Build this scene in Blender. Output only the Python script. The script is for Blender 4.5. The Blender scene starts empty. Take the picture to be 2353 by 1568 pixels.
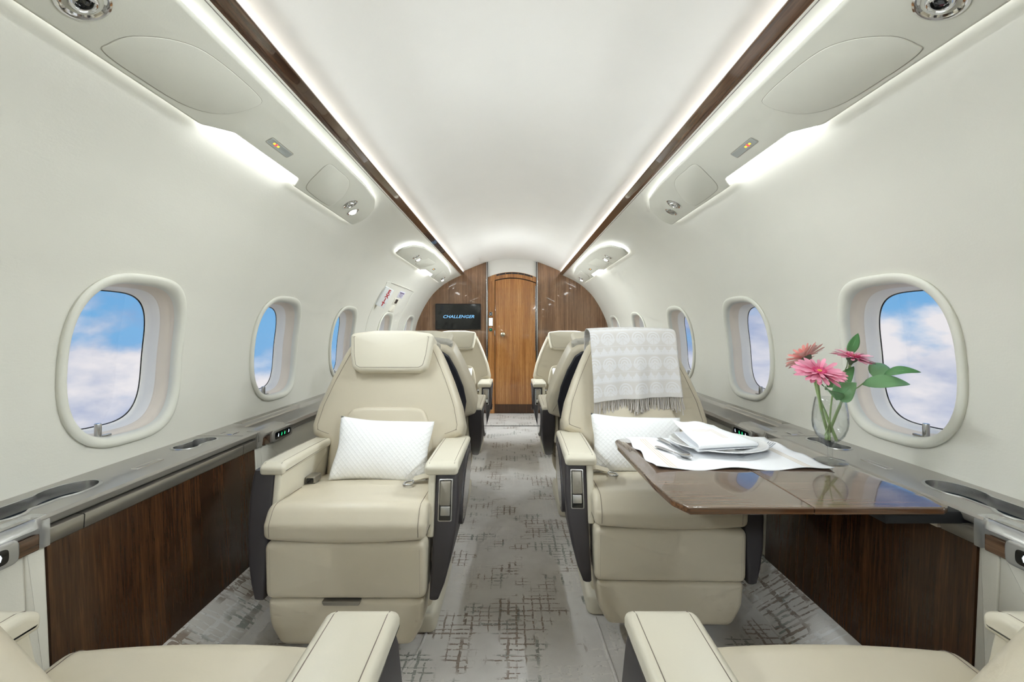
import bpy, bmesh, math, random
from mathutils import Vector, Matrix
import numpy as np
random.seed(7)
PI = math.pi
SC = bpy.context.scene
COL = SC.collection

# ------------------------------------------------------------------ camera
CAM_Z = 0.985
cam_d = bpy.data.cameras.new('camera')
cam_d.sensor_width = 36.0
cam_d.lens = 36.0 * 1046.0 / 2353.0
cam_d.shift_y = -24.0 / 2353.0
cam_d.clip_start = 0.02
cam = bpy.data.objects.new('camera', cam_d)
cam.location = (0, 0, CAM_Z)
cam.rotation_euler = (PI / 2, 0, 0)
COL.objects.link(cam)
SC.camera = cam

# ------------------------------------------------------------------ world: day sky with clouds
SC.view_settings.view_transform = 'Standard'
SC.view_settings.look = 'None'
SC.view_settings.exposure = 0.68
SC.view_settings.gamma = 1.0
SC.view_settings.use_curve_mapping = False
try:
    SC.cycles.use_denoising = True
    SC.cycles.diffuse_bounces = 5
    SC.cycles.glossy_bounces = 3
    SC.cycles.max_bounces = 7
    SC.cycles.transparent_max_bounces = 8
    SC.cycles.use_adaptive_sampling = True
    SC.cycles.adaptive_threshold = 0.12
    SC.cycles.adaptive_min_samples = 14
    SC.cycles.caustics_reflective = False
    SC.cycles.caustics_refractive = False
    SC.cycles.sample_clamp_indirect = 6.0
except Exception:
    pass
SKY_STRENGTH = 0.60
COVE_POWER = 4.0          # glow of the lamp strip behind each ceiling rail
COVE_WATTS = 8.0          # light thrown over the ceiling by each cove
EDGE_POWER = 13.0
WASH_POWER = 9.0           # glow of the frosted wash lenses
WASH_WATTS = 6.0           # light thrown down by each long wash lamp
READING_WATTS = 2.0


def srgb(r, g, b):
    def c(v):
        v /= 255.0
        return v / 12.92 if v <= 0.04045 else ((v + 0.055) / 1.055) ** 2.4
    return (c(r), c(g), c(b), 1.0)


class Graph:
    """small helper for building node trees"""
    def __init__(s, tree):
        s.t = tree
        s.nodes = tree.nodes
        s.links = tree.links

    def node(s, typ, **kw):
        n = s.nodes.new(typ)
        for k, v in kw.items():
            setattr(n, k, v)
        return n

    def put(s, sock, v):
        if v is None:
            return
        if hasattr(v, 'is_linked') or isinstance(v, bpy.types.NodeSocket):
            s.links.new(v, sock)
        else:
            sock.default_value = v

    def math(s, op, a, b=None, c=None, clamp=False):
        n = s.node('ShaderNodeMath', operation=op, use_clamp=clamp)
        s.put(n.inputs[0], a)
        s.put(n.inputs[1], b)
        s.put(n.inputs[2], c)
        return n.outputs[0]

    def mix(s, fac, a, b, blend='MIX'):
        n = s.node('ShaderNodeMix', data_type='RGBA', blend_type=blend)
        s.put(n.inputs[0], fac)
        s.put(n.inputs[6], a)
        s.put(n.inputs[7], b)
        return n.outputs[2]

    def ramp(s, fac, stops, interp='LINEAR'):
        n = s.node('ShaderNodeValToRGB')
        r = n.color_ramp
        r.interpolation = interp
        while len(r.elements) < len(stops):
            r.elements.new(0.5)
        for e, (p, c) in zip(r.elements, stops):
            e.position = p
            e.color = c if len(c) == 4 else (*c, 1)
        s.put(n.inputs[0], fac)
        return n.outputs[0]

    def step(s, v, lo, hi):
        n = s.node('ShaderNodeMapRange', clamp=True)
        s.put(n.inputs[0], v)
        n.inputs[1].default_value = lo
        n.inputs[2].default_value = hi
        return n.outputs[0]

    def noise(s, vec, scale, detail=2.0, rough=0.5, dist=0.0):
        n = s.node('ShaderNodeTexNoise')
        s.put(n.inputs['Vector'], vec)
        n.inputs['Scale'].default_value = scale
        n.inputs['Detail'].default_value = detail
        n.inputs['Roughness'].default_value = rough
        n.inputs['Distortion'].default_value = dist
        return n.outputs[0]

    def white(s, vec):
        n = s.node('ShaderNodeTexWhiteNoise', noise_dimensions='3D')
        s.put(n.inputs['Vector'], vec)
        return n.outputs[0]

    def map(s, vec, scale=(1, 1, 1), loc=(0, 0, 0), rot=(0, 0, 0)):
        n = s.node('ShaderNodeMapping')
        s.put(n.inputs[0], vec)
        n.inputs[1].default_value = loc
        n.inputs[2].default_value = rot
        n.inputs[3].default_value = scale
        return n.outputs[0]

    def coord(s, kind='Object'):
        return s.node('ShaderNodeTexCoord').outputs[kind]

    def sep(s, v):
        n = s.node('ShaderNodeSeparateXYZ')
        s.put(n.inputs[0], v)
        return n.outputs

    def comb(s, x, y, z):
        n = s.node('ShaderNodeCombineXYZ')
        s.put(n.inputs[0], x)
        s.put(n.inputs[1], y)
        s.put(n.inputs[2], z)
        return n.outputs[0]

    def bump(s, h, strength=0.3, dist=0.001):
        n = s.node('ShaderNodeBump')
        n.inputs['Strength'].default_value = strength
        n.inputs['Distance'].default_value = dist
        s.put(n.inputs['Height'], h)
        return n.outputs[0]


world = bpy.data.worlds.new('sky')
SC.world = world
world.use_nodes = True
world.node_tree.nodes.clear()
wg = Graph(world.node_tree)
wv = wg.coord('Generated')
sx_ = wg.sep(wv)
w_up = wg.step(sx_[2], -0.25, 0.5)
w_blue = wg.ramp(w_up, [(0.0, srgb(142, 176, 222)), (0.35, srgb(128, 186, 232)), (0.6, srgb(96, 164, 224)), (1.0, srgb(58, 120, 200))])
w_sq = wg.map(wv, scale=(1.0, 1.0, 1.9), loc=(3.1, 0.9, 0.72))
w_n = wg.noise(w_sq, 3.1, 6.0, 0.52, 0.15)
w_n2 = wg.noise(wg.map(w_sq, loc=(0.0, 0.0, 0.16)), 3.1, 6.0, 0.52, 0.15)
w_low = wg.math('MULTIPLY', wg.step(sx_[2], 0.22, -0.12), 0.13)
w_cov = wg.step(wg.math('ADD', w_n, w_low), 0.49, 0.585)
w_shade = wg.step(wg.math('SUBTRACT', w_n, w_n2), -0.10, 0.09)
w_cloud = wg.mix(w_shade, srgb(150, 170, 208), srgb(244, 240, 241))
w_col = wg.mix(w_cov, w_blue, w_cloud)
w_bg = wg.node('ShaderNodeBackground')
wg.put(w_bg.inputs[0], w_col)
w_bg.inputs[1].default_value = SKY_STRENGTH
w_out = wg.node('ShaderNodeOutputWorld')
wg.links.new(w_bg.outputs[0], w_out.inputs[0])

# ------------------------------------------------------------------ materials
MATS = {}


def new_mat(name):
    m = bpy.data.materials.new(name)
    m.use_nodes = True
    m.node_tree.nodes.clear()
    g = Graph(m.node_tree)
    out = g.node('ShaderNodeOutputMaterial')
    p = g.node('ShaderNodeBsdfPrincipled')
    g.links.new(p.outputs[0], out.inputs[0])
    MATS[name] = m
    return m, g, p


def plain(name, col, rough=0.5, metal=0.0, spec=0.5, coat=0.0, aniso=0.0, sheen=0.0):
    m, g, p = new_mat(name)
    p.inputs['Base Color'].default_value = col
    p.inputs['Roughness'].default_value = rough
    p.inputs['Metallic'].default_value = metal
    p.inputs['Specular IOR Level'].default_value = spec
    p.inputs['Coat Weight'].default_value = coat
    p.inputs['Coat Roughness'].default_value = 0.04
    p.inputs['Sheen Weight'].default_value = sheen
    # a very slight tonal mottling so that no surface is perfectly even
    n = g.noise(g.coord(), 9.0, 3.0)
    c2 = tuple(x * 0.94 for x in col[:3]) + (1,)
    g.put(p.inputs['Base Color'], g.mix(n, col, c2))
    return m


def leather(name, col, rough=0.42, scale=420.0, bump=0.12, dist=0.0006, creases=True):
    m, g, p = new_mat(name)
    v = g.coord()
    n = g.noise(v, 5.0, 3.0)
    c2 = tuple(x * 0.95 for x in col[:3]) + (1,)
    g.put(p.inputs['Base Color'], g.mix(n, col, c2))
    p.inputs['Roughness'].default_value = rough
    p.inputs['Specular IOR Level'].default_value = 0.42
    h = g.noise(v, scale, 3.0, 0.6)
    if creases:
        h2 = g.noise(g.map(v, scale=(1, 1, 4)), 26.0, 4.0, 0.6, 1.5)
        h = g.math('ADD', h, g.math('MULTIPLY', h2, 1.2))
    g.put(p.inputs['Normal'], g.bump(h, bump, dist))
    return m


def wood(name, dark, mid, light, grain, scale=1.0, rough=0.12, coat=1.0, streak=0.5, coat_rough=0.02):
    """grain: axis index along which the grain runs"""
    m, g, p = new_mat(name)
    v = g.coord()
    sc = [46.0 * scale] * 3
    sc[grain] = 0.7 * scale
    fine = g.noise(g.map(v, scale=sc), 2.6, 6.0, 0.62, 0.25)
    sc2 = [9.0 * scale] * 3
    sc2[grain] = 0.4 * scale
    broad = g.noise(g.map(v, scale=sc2, loc=(3.3, 1.7, 5.1)), 1.5, 4.0, 0.55, 0.9)
    sc3 = [130.0 * scale] * 3
    sc3[grain] = 7.0 * scale
    pore = g.noise(g.map(v, scale=sc3), 2.0, 2.0, 0.5)
    f = g.math('ADD', g.math('MULTIPLY', fine, 0.62), g.math('MULTIPLY', broad, 0.42))
    f = g.math('SUBTRACT', f, 0.02)
    c = g.ramp(f, [(0.33, dark), (0.50, mid), (0.68, light)])
    po = g.math('MULTIPLY', g.step(pore, 0.56, 0.66), streak)
    c = g.mix(po, c, dark)
    g.put(p.inputs['Base Color'], c)
    p.inputs['Roughness'].default_value = rough
    p.inputs['Coat Weight'].default_value = coat
    p.inputs['Coat Roughness'].default_value = coat_rough
    p.inputs['Specular IOR Level'].default_value = 0.4
    return m


def emit(name, col, strength):
    m = bpy.data.materials.new(name)
    m.use_nodes = True
    m.node_tree.nodes.clear()
    g = Graph(m.node_tree)
    out = g.node('ShaderNodeOutputMaterial')
    e = g.node('ShaderNodeEmission')
    e.inputs[0].default_value = col
    e.inputs[1].default_value = strength
    g.links.new(e.outputs[0], out.inputs[0])
    MATS[name] = m
    return m


leather('seat_leather', srgb(207, 197, 176), 0.40)
leather('arm_leather', srgb(217, 210, 192), 0.40)
leather('wall_vinyl', srgb(218, 216, 206), 0.55, 190.0, 0.16, 0.0010)
leather('ceiling_vinyl', srgb(226, 223, 217), 0.6, 190.0, 0.10, 0.0010)
leather('panel_leather', srgb(220, 216, 203), 0.5, 260.0, 0.2, 0.001, False)
leather('service_unit_vinyl', srgb(219, 218, 207), 0.5, 260.0, 0.14, 0.0008, False)
plain('stitch_thread', srgb(132, 120, 110), 0.8)
plain('liner_white', srgb(238, 234, 227), 0.45)
plain('liner_cream', srgb(228, 216, 200), 0.45)
plain('groove_grey', srgb(172, 168, 157), 0.6)
plain('dark_shell', srgb(62, 58, 60), 0.42, spec=0.45)
plain('dark_leather', srgb(40, 40, 48), 0.45)
plain('pocket_gloss', srgb(48, 46, 52), 0.12, coat=0.6)
plain('black_rubber', srgb(22, 22, 24), 0.6)
plain('gloss_black', srgb(10, 12, 15), 0.08, coat=0.5)
plain('cup_floor', srgb(10, 24, 36), 0.22)
plain('chrome', (0.78, 0.78, 0.79, 1), 0.10, 1.0)
plain('satin_chrome', (0.56, 0.56, 0.56, 1), 0.26, 1.0)
plain('champagne_metal', srgb(158, 153, 143), 0.30, 0.7)
plain('ledge_metal', srgb(156, 152, 144), 0.32, 0.30, coat=0.45)
plain('silver_paint', srgb(190, 190, 188), 0.25, 0.6, coat=0.5)
plain('brass_knob', srgb(205, 200, 180), 0.2, 1.0)
plain('headrest_grey', srgb(178, 174, 164), 0.4)
plain('porcelain', srgb(246, 247, 247), 0.12, coat=0.5)
plain('linen', srgb(247, 248, 251), 0.8, sheen=0.2)
plain('fringe_thread', srgb(206, 199, 193), 0.9)
plain('sign_white', srgb(235, 238, 240), 0.4)
plain('sign_red', srgb(190, 30, 40), 0.5)
plain('label_paper', srgb(215, 214, 225), 0.6)
plain('label_ink', srgb(105, 90, 125), 0.7)
plain('sign_smoke', srgb(166, 170, 166), 0.25)
plain('leaf_green', srgb(84, 140, 84), 0.42)
plain('leaf_green_pale', srgb(124, 172, 122), 0.42)
plain('stem_green', srgb(146, 170, 112), 0.45)
plain('calyx_green', srgb(96, 106, 84), 0.6)
plain('flower_centre', srgb(226, 78, 132), 0.7)
plain('flower_eye', srgb(236, 170, 90), 0.7)
plain('belt_webbing', srgb(205, 196, 176), 0.7)
plain('vent_dark', srgb(40, 34, 30), 0.5)
wood('panel_wood', srgb(50, 32, 20), srgb(68, 45, 29), srgb(100, 66, 40), 2, 1.3, 0.22, 0.35, 0.35, coat_rough=0.10)
wood('bulkhead_wood', srgb(98, 70, 49), srgb(132, 98, 71), srgb(162, 126, 95), 2, 0.9, 0.2, 0.8)
wood('door_wood', srgb(126, 80, 42), srgb(172, 117, 65), srgb(204, 150, 92), 2, 0.9, 0.2, 0.7)
wood('table_wood', srgb(78, 62, 50), srgb(112, 92, 76), srgb(134, 112, 94), 0, 1.0, 0.15, 1.0, 0.25)
wood('rail_wood', srgb(50, 32, 22), srgb(84, 60, 44), srgb(118, 88, 66), 1, 0.8, 0.14, 1.0, 0.3)
wood('table_edge_wood', srgb(58, 36, 22), srgb(96, 64, 42), srgb(140, 98, 66), 0, 1.2, 0.14, 1.0, 0.4)
emit('cove_glow', (1.0, 0.95, 0.88, 1), COVE_POWER)
emit('edge_glow', (0.93, 0.98, 1.0, 1), EDGE_POWER)
emit('wash_glow', (0.95, 0.99, 1.0, 1), WASH_POWER)
emit('reading_glow', (1.0, 0.98, 0.94, 1), 12.0)
emit('screen_letters', srgb(120, 180, 225), 0.9)
emit('icon_green', srgb(40, 220, 130), 1.2)
emit('icon_white', srgb(220, 235, 245), 1.0)
emit('icon_amber', srgb(255, 200, 70), 1.2)
emit('icon_red', srgb(235, 90, 90), 1.0)
emit('touch_panel_glow', srgb(230, 250, 240), 1.3)

for _n in ('screen_letters', 'icon_green', 'icon_white', 'icon_amber', 'icon_red', 'touch_panel_glow', 'reading_glow'):
    MATS[_n].cycles.emission_sampling = 'NONE'


def petal_mat(name, base, tip):
    m, g, p = new_mat(name)
    v = g.sep(g.coord('UV'))
    c = g.ramp(v[0], [(0.05, base), (0.75, tip), (1.0, tuple(min(1, x * 1.05) for x in tip[:3]) + (1,))])
    st = g.noise(g.comb(g.math('MULTIPLY', v[0], 1.5), g.math('MULTIPLY', v[1], 14.0), 0.0), 1.0, 2.0)
    c = g.mix(g.math('MULTIPLY', st, 0.25), c, base)
    g.put(p.inputs['Base Color'], c)
    p.inputs['Roughness'].default_value = 0.55
    p.inputs['Subsurface Weight'].default_value = 0.0
    return m


petal_mat('petal_pink', srgb(226, 96, 140), srgb(246, 172, 198))
petal_mat('petal_coral', srgb(248, 160, 160), srgb(254, 208, 202))
petal_mat('petal_light_pink', srgb(230, 120, 160), srgb(248, 190, 210))


def quilt_mat():
    m, g, p = new_mat('quilted_cotton')
    v = g.sep(g.coord('UV'))
    a = g.math('MULTIPLY', g.math('ADD', v[0], v[1]), PI / 0.0175)
    b = g.math('MULTIPLY', g.math('SUBTRACT', v[0], v[1]), PI / 0.0175)
    sa = g.math('ABSOLUTE', g.math('SINE', a))
    sb = g.math('ABSOLUTE', g.math('SINE', b))
    h = g.math('POWER', g.math('MULTIPLY', sa, sb), 0.4)
    p.inputs['Base Color'].default_value = srgb(247, 247, 247)
    p.inputs['Roughness'].default_value = 0.75
    g.put(p.inputs['Normal'], g.bump(h, 0.5, 0.0022))
    return m


quilt_mat()


def blanket_mat():
    m, g, p = new_mat('woven_blanket')
    uv = g.sep(g.coord('UV'))
    u, v = uv[0], uv[1]

    def cell(x, size, off=0.0):
        return g.math('SUBTRACT', g.math('FRACT', g.math('ADD', g.math('DIVIDE', x, size), off)), 0.5)
    # round medallions
    cu = cell(u, 0.062, 0.2)
    cv = cell(v, 0.105, 0.15)
    du = g.math('MULTIPLY', cu, 0.062)
    dv = g.math('MULTIPLY', cv, 0.105)
    d = g.math('SQRT', g.math('ADD', g.math('POWER', du, 2.0), g.math('POWER', dv, 2.0)))
    ring = g.math('SINE', g.math('MULTIPLY', d, 2 * PI / 0.0105))
    disc = g.step(d, 0.0300, 0.0285)
    ringm = g.math('MULTIPLY', g.step(ring, -0.2, 0.2), disc)
    # lower half of each medallion is a plain bowl with dots
    dots = g.math('MAXIMUM', g.step(g.math('ABSOLUTE', du), 0.0012, 0.0008), g.step(g.math('ABSOLUTE', g.math('SUBTRACT', g.math('ADD', dv, g.math('MULTIPLY', g.math('ABSOLUTE', du), 0.9)), -0.004)), 0.0014, 0.0010))
    low = g.math('MULTIPLY', g.step(dv, 0.0, -0.001), disc)
    bowl = g.math('SUBTRACT', low, g.math('MULTIPLY', dots, low))
    med = g.math('MAXIMUM', g.math('MULTIPLY', ringm, g.step(dv, -0.001, 0.0)), g.math('MULTIPLY', bowl, 0.85))
    # leaf and triangle bands between the medallions
    cv3 = cell(v, 0.105, 0.65)
    dv3 = g.math('MULTIPLY', cv3, 0.105)
    zig = g.math('ABSOLUTE', cell(u, 0.031))
    tri = g.step(g.math('SUBTRACT', g.math('MULTIPLY', zig, 0.05), g.math('ADD', dv3, 0.010)), -0.001, 0.001)
    band = g.math('MULTIPLY', tri, g.step(g.math('ABSOLUTE', dv3), 0.0175, 0.0165))
    leafr = g.math('ABSOLUTE', g.math('SINE', g.math('MULTIPLY', u, PI / 0.0155)))
    leaf = g.math('MULTIPLY', g.step(g.math('SUBTRACT', leafr, g.math('MULTIPLY', g.math('ABSOLUTE', dv3), 60.0)), 0.0, 0.1), g.step(dv3, 0.0, -0.001))
    hl = g.step(g.math('ABSOLUTE', g.math('SUBTRACT', g.math('ABSOLUTE', dv3), 0.0195)), 0.0009, 0.0006)
    pat = g.math('MAXIMUM', med, g.math('MAXIMUM', g.math('MAXIMUM', band, leaf), hl))
    pat = g.math('MULTIPLY', pat, g.step(v, 0.016, 0.020))
    wv_ = g.noise(g.comb(g.math('MULTIPLY', u, 900.0), g.math('MULTIPLY', v, 500.0), 0.0), 1.0, 2.0)
    c = g.mix(pat, srgb(203, 199, 195), srgb(214, 213, 214))
    c = g.mix(g.math('MULTIPLY', wv_, 0.25), c, srgb(196, 190, 186))
    g.put(p.inputs['Base Color'], c)
    p.inputs['Roughness'].default_value = 0.85
    p.inputs['Sheen Weight'].default_value = 0.3
    g.put(p.inputs['Normal'], g.bump(wv_, 0.25, 0.0006))
    return m


blanket_mat()


def placemat_mat(name, marks):
    """white linen with thin beige printed lines; marks: list of u positions (or frame)"""
    m, g, p = new_mat(name)
    uv = g.sep(g.coord('UV'))
    u, v = uv[0], uv[1]
    tot = None
    if marks == 'sides':
        c = g.math('ABSOLUTE', g.math('SUBTRACT', u, 0.5))
        inside = g.step(g.math('ABSOLUTE', g.math('SUBTRACT', v, 0.5)), 0.46, 0.455)
    else:
        # nested corner frame
        a = g.math('SUBTRACT', u, 0.32)
        b = g.math('SUBTRACT', 0.66, v)
        c = g.math('MAXIMUM', a, g.math('ADD', g.math('MULTIPLY', b, -1.0), 0.0))
        inside = None
    if marks == 'sides':
        for k in (0.372, 0.388, 0.404):
            l = g.step(g.math('ABSOLUTE', g.math('SUBTRACT', c, k)), 0.0042, 0.0026)
            tot = l if tot is None else g.math('MAXIMUM', tot, l)
        tot = g.math('MULTIPLY', tot, inside)
    else:
        for k in (0.0, 0.035, 0.07):
            # horizontal leg at v = .62+k for u<.62+k, vertical leg at u=.62+k for v<.62+k
            h = g.step(g.math('ABSOLUTE', g.math('SUBTRACT', v, 0.60 + k)), 0.0080, 0.0050)
            h = g.math('MULTIPLY', h, g.math('MULTIPLY', g.step(u, 0.60 + k + 0.006, 0.60 + k), g.step(u, 0.20, 0.21)))
            w = g.step(g.math('ABSOLUTE', g.math('SUBTRACT', u, 0.60 + k)), 0.0080, 0.0050)
            w = g.math('MULTIPLY', w, g.math('MULTIPLY', g.step(v, 0.60 + k + 0.006, 0.60 + k), g.step(v, 0.25, 0.26)))
            l = g.math('MAXIMUM', h, w)
            tot = l if tot is None else g.math('MAXIMUM', tot, l)
    g.put(p.inputs['Base Color'], g.mix(tot, srgb(247, 248, 251), srgb(222, 206, 182)))
    p.inputs['Roughness'].default_value = 0.8
    wv_ = g.noise(g.map(g.coord(), scale=(900, 900, 900)), 1.0, 1.0)
    g.put(p.inputs['Normal'], g.bump(wv_, 0.15, 0.0004))
    return m


placemat_mat('placemat_linen', 'sides')
placemat_mat('napkin_linen', 'frame')


def carpet_mat(name, base, base2, lines, dense=0.0):
    m, g, p = new_mat(name)
    v = g.coord()
    s = g.sep(v)
    x, y = s[0], s[1]
    y = g.math('ADD', y, g.math('MULTIPLY', s[2], 0.7))
    wob = g.math('MULTIPLY', g.math('SUBTRACT', g.noise(v, 34.0, 2.0), 0.5), 0.010)
    xw = g.math('ADD', x, wob)
    yw = g.math('ADD', y, wob)
    blot = g.noise(v, 5.5, 4.0, 0.6)
    c = g.mix(g.step(blot, 0.35, 0.65), base, base2)

    def strokes(cx, cy, size, width, seed, seg, thr_seg, pm, pm_thr):
        # thin strokes running along "cy", one per column of width size
        col = g.math('FLOOR', g.math('DIVIDE', cx, size))
        rnd = g.white(g.comb(col, seed, 0.0))
        fr = g.math('SUBTRACT', g.math('FRACT', g.math('DIVIDE', cx, size)), g.math('ADD', 0.3, g.math('MULTIPLY', rnd, 0.4)))
        wd = g.math('MULTIPLY', g.math('ADD', 0.5, rnd), width / size)
        line = g.math('LESS_THAN', g.math('ABSOLUTE', fr), wd)
        sg = g.noise(g.comb(g.math('MULTIPLY', col, 3.7), g.math('MULTIPLY', cy, 1.0 / seg), seed), 1.0, 1.0)
        gate = g.step(sg, thr_seg, thr_seg + 0.03)
        gate2 = g.step(pm, pm_thr, pm_thr + 0.04)
        brk = g.step(g.noise(g.comb(g.math('MULTIPLY', cx, 60.0), g.math('MULTIPLY', cy, 110.0), seed), 1.0, 2.0), 0.38, 0.46)
        return g.math('MULTIPLY', g.math('MULTIPLY', line, gate), g.math('MULTIPLY', gate2, brk))
    brown, green, white, k = lines
    tot = None
    for (cc, sd, pt) in ((white, 3.0, 0.53), (green, 11.0, 0.56), (brown, 23.0, 0.525)):
        pm = g.noise(g.comb(g.math('ADD', x, sd * 1.7), g.math('ADD', y, sd * 0.9), 0.0), 4.2, 2.0, 0.55)
        a = strokes(xw, yw, 0.030, 0.0034 * k, sd, 0.16, 0.42, pm, pt - dense)
        b = strokes(yw, xw, 0.024, 0.0028 * k, sd + 1, 0.16, 0.40, pm, pt - dense)
        s_ = g.math('MAXIMUM', a, b)
        c = g.mix(g.math('MULTIPLY', s_, 0.85), c, cc)
        tot = s_ if tot is None else g.math('MAXIMUM', tot, s_)
    fib = g.noise(v, 700.0, 2.0)
    c = g.mix(g.math('MULTIPLY', fib, 0.22), c, tuple(q * 0.7 for q in base[:3]) + (1,))
    g.put(p.inputs['Base Color'], c)
    p.inputs['Roughness'].default_value = 0.95
    p.inputs['Specular IOR Level'].default_value = 0.1
    p.inputs['Sheen Weight'].default_value = 0.35
    h = g.math('SUBTRACT', g.math('MULTIPLY', fib, 0.5), g.math('MULTIPLY', tot, 1.0))
    g.put(p.inputs['Normal'], g.bump(h, 0.6, 0.003))
    return m


carpet_mat('carpet', srgb(200, 195, 190), srgb(214, 210, 205), (srgb(122, 100, 80), srgb(122, 126, 116), srgb(214, 209, 202), 1.0))
carpet_mat('carpet_light', srgb(222, 217, 211), srgb(232, 228, 223), (srgb(134, 112, 92), srgb(140, 146, 136), srgb(244, 243, 241), 1.3), 0.075)


def glass_pane_mat():
    m = bpy.data.materials.new('window_pane')
    m.use_nodes = True
    m.node_tree.nodes.clear()
    g = Graph(m.node_tree)
    out = g.node('ShaderNodeOutputMaterial')
    t = g.node('ShaderNodeBsdfTransparent')
    t.inputs[0].default_value = (0.97, 0.98, 1.0, 1)
    gl = g.node('ShaderNodeBsdfGlossy')
    gl.inputs['Roughness'].default_value = 0.02
    mx = g.node('ShaderNodeMixShader')
    mx.inputs[0].default_value = 0.04
    g.links.new(t.outputs[0], mx.inputs[1])
    g.links.new(gl.outputs[0], mx.inputs[2])
    g.links.new(mx.outputs[0], out.inputs[0])
    MATS['window_pane'] = m


glass_pane_mat()


def thin_glass_mat():
    m = bpy.data.materials.new('clear_glass')
    m.use_nodes = True
    m.node_tree.nodes.clear()
    g = Graph(m.node_tree)
    out = g.node('ShaderNodeOutputMaterial')
    lw = g.node('ShaderNodeLayerWeight')
    lw.inputs[0].default_value = 0.5
    t = g.node('ShaderNodeBsdfTransparent')
    g.put(t.inputs[0], g.ramp(lw.outputs[1], [(0.0, (0.98, 0.99, 0.99)), (0.55, (0.95, 0.96, 0.96)), (1.0, (0.50, 0.54, 0.56))]))
    gl = g.node('ShaderNodeBsdfGlossy')
    gl.inputs['Roughness'].default_value = 0.01
    mx = g.node('ShaderNodeMixShader')
    g.put(mx.inputs[0], g.math('ADD', 0.05, g.math('MULTIPLY', g.math('POWER', lw.outputs[1], 3.0), 0.55)))
    g.links.new(t.outputs[0], mx.inputs[1])
    g.links.new(gl.outputs[0], mx.inputs[2])
    g.links.new(mx.outputs[0], out.inputs[0])
    MATS['clear_glass'] = m


thin_glass_mat()

# ------------------------------------------------------------------ mesh helpers


def link(name, me, mat=None, parent=None):
    o = bpy.data.objects.new(name, me)
    COL.objects.link(o)
    if mat:
        me.materials.append(MATS[mat])
    if parent is not None:
        o.parent = parent
    return o


def make(name, verts, faces, mat, parent=None, smooth=True, angle=35, recalc=True, merge=False, uv=None):
    me = bpy.data.meshes.new(name)
    me.from_pydata([tuple(v) for v in verts], [], faces)
    if uv is not None:
        lay = me.uv_layers.new(name='UVMap')
        for lp in me.loops:
            lay.data[lp.index].uv = uv[lp.vertex_index]
    if recalc or merge:
        bm = bmesh.new()
        bm.from_mesh(me)
        if merge:
            bmesh.ops.remove_doubles(bm, verts=bm.verts, dist=1e-5)
        if recalc:
            bmesh.ops.recalc_face_normals(bm, faces=bm.faces)
        bm.to_mesh(me)
        bm.free()
    if smooth:
        for p in me.polygons:
            p.use_smooth = len(p.vertices) <= 4
        me.set_sharp_from_angle(angle=math.radians(angle))
    me.update()
    return link(name, me, mat, parent)


def empty(name, loc=(0, 0, 0), rz=0.0):
    o = bpy.data.objects.new(name, None)
    o.empty_display_size = 0.1
    COL.objects.link(o)
    o.location = loc
    o.rotation_euler = (0, 0, rz)
    return o


def tag(o, label, cat, group=None, kind=None):
    if label:
        o['label'] = label
    if cat:
        o['category'] = cat
    if group:
        o['group'] = group
    if kind:
        o['kind'] = kind
    return o


def struct(o):
    o['kind'] = 'structure'
    return o


class Parts:
    """collects several shells into one mesh"""
    def __init__(s):
        s.v = []
        s.f = []

    def add(s, vf):
        b = len(s.v)
        s.v += [tuple(p) for p in vf[0]]
        s.f += [tuple(i + b for i in q) for q in vf[1]]
        return s

    def make(s, *a, **k):
        return make(a[0], s.v, s.f, *a[1:], **k)


def g_loft(secs, cap0=True, cap1=True, closed=True):
    n = len(secs[0])
    v, f = [], []
    for s in secs:
        v += [tuple(p) for p in s]
    m = n if closed else n - 1
    for i in range(len(secs) - 1):
        for j in range(m):
            k = (j + 1) % n
            f.append((i * n + j, i * n + k, (i + 1) * n + k, (i + 1) * n + j))
    if closed and cap0:
        f.append(tuple(range(n - 1, -1, -1)))
    if closed and cap1:
        f.append(tuple((len(secs) - 1) * n + j for j in range(n)))
    return v, f


def roundpoly(pts, r, seg=5):
    """fillet the corners of a 2-D polygon; r: one radius or one per corner"""
    n = len(pts)
    if not hasattr(r, '__len__'):
        r = [r] * n
    out = []
    for i in range(n):
        p = Vector(pts[i]); a = Vector(pts[i - 1]); b = Vector(pts[(i + 1) % n])
        d1 = a - p; d2 = b - p
        l1, l2 = d1.length, d2.length
        if r[i] <= 1e-6 or l1 < 1e-9 or l2 < 1e-9:
            out.append((p.x, p.y)); continue
        d1 /= l1; d2 /= l2
        ang = d1.angle(d2)
        if abs(ang - PI) < 0.02:
            out.append((p.x, p.y)); continue
        t = min(r[i] / math.tan(ang / 2), 0.49 * l1, 0.49 * l2)
        q1 = p + d1 * t; q2 = p + d2 * t
        for k in range(seg + 1):
            s = k / seg
            w = (1 - s) ** 2 * q1 + 2 * s * (1 - s) * p + s * s * q2
            out.append((w.x, w.y))
    return out


def area2(p):
    return 0.5 * sum(p[i - 1][0] * p[i][1] - p[i][0] * p[i - 1][1] for i in range(len(p)))


def inset(poly, d):
    n = len(poly)
    sgn = 1 if area2(poly) > 0 else -1
    out = []
    for i in range(n):
        a = Vector(poly[i - 1]); p = Vector(poly[i]); b = Vector(poly[(i + 1) % n])
        e1 = p - a; e2 = b - p
        if e1.length < 1e-9: e1 = e2
        if e2.length < 1e-9: e2 = e1
        n1 = Vector((-e1.y, e1.x)).normalized(); n2 = Vector((-e2.y, e2.x)).normalized()
        m = n1 + n2
        if m.length < 1e-6: m = n1
        m.normalize()
        c = max(0.5, m.dot(n1))
        q = p + m * (sgn * d / c)
        out.append((q.x, q.y))
    return out


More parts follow.
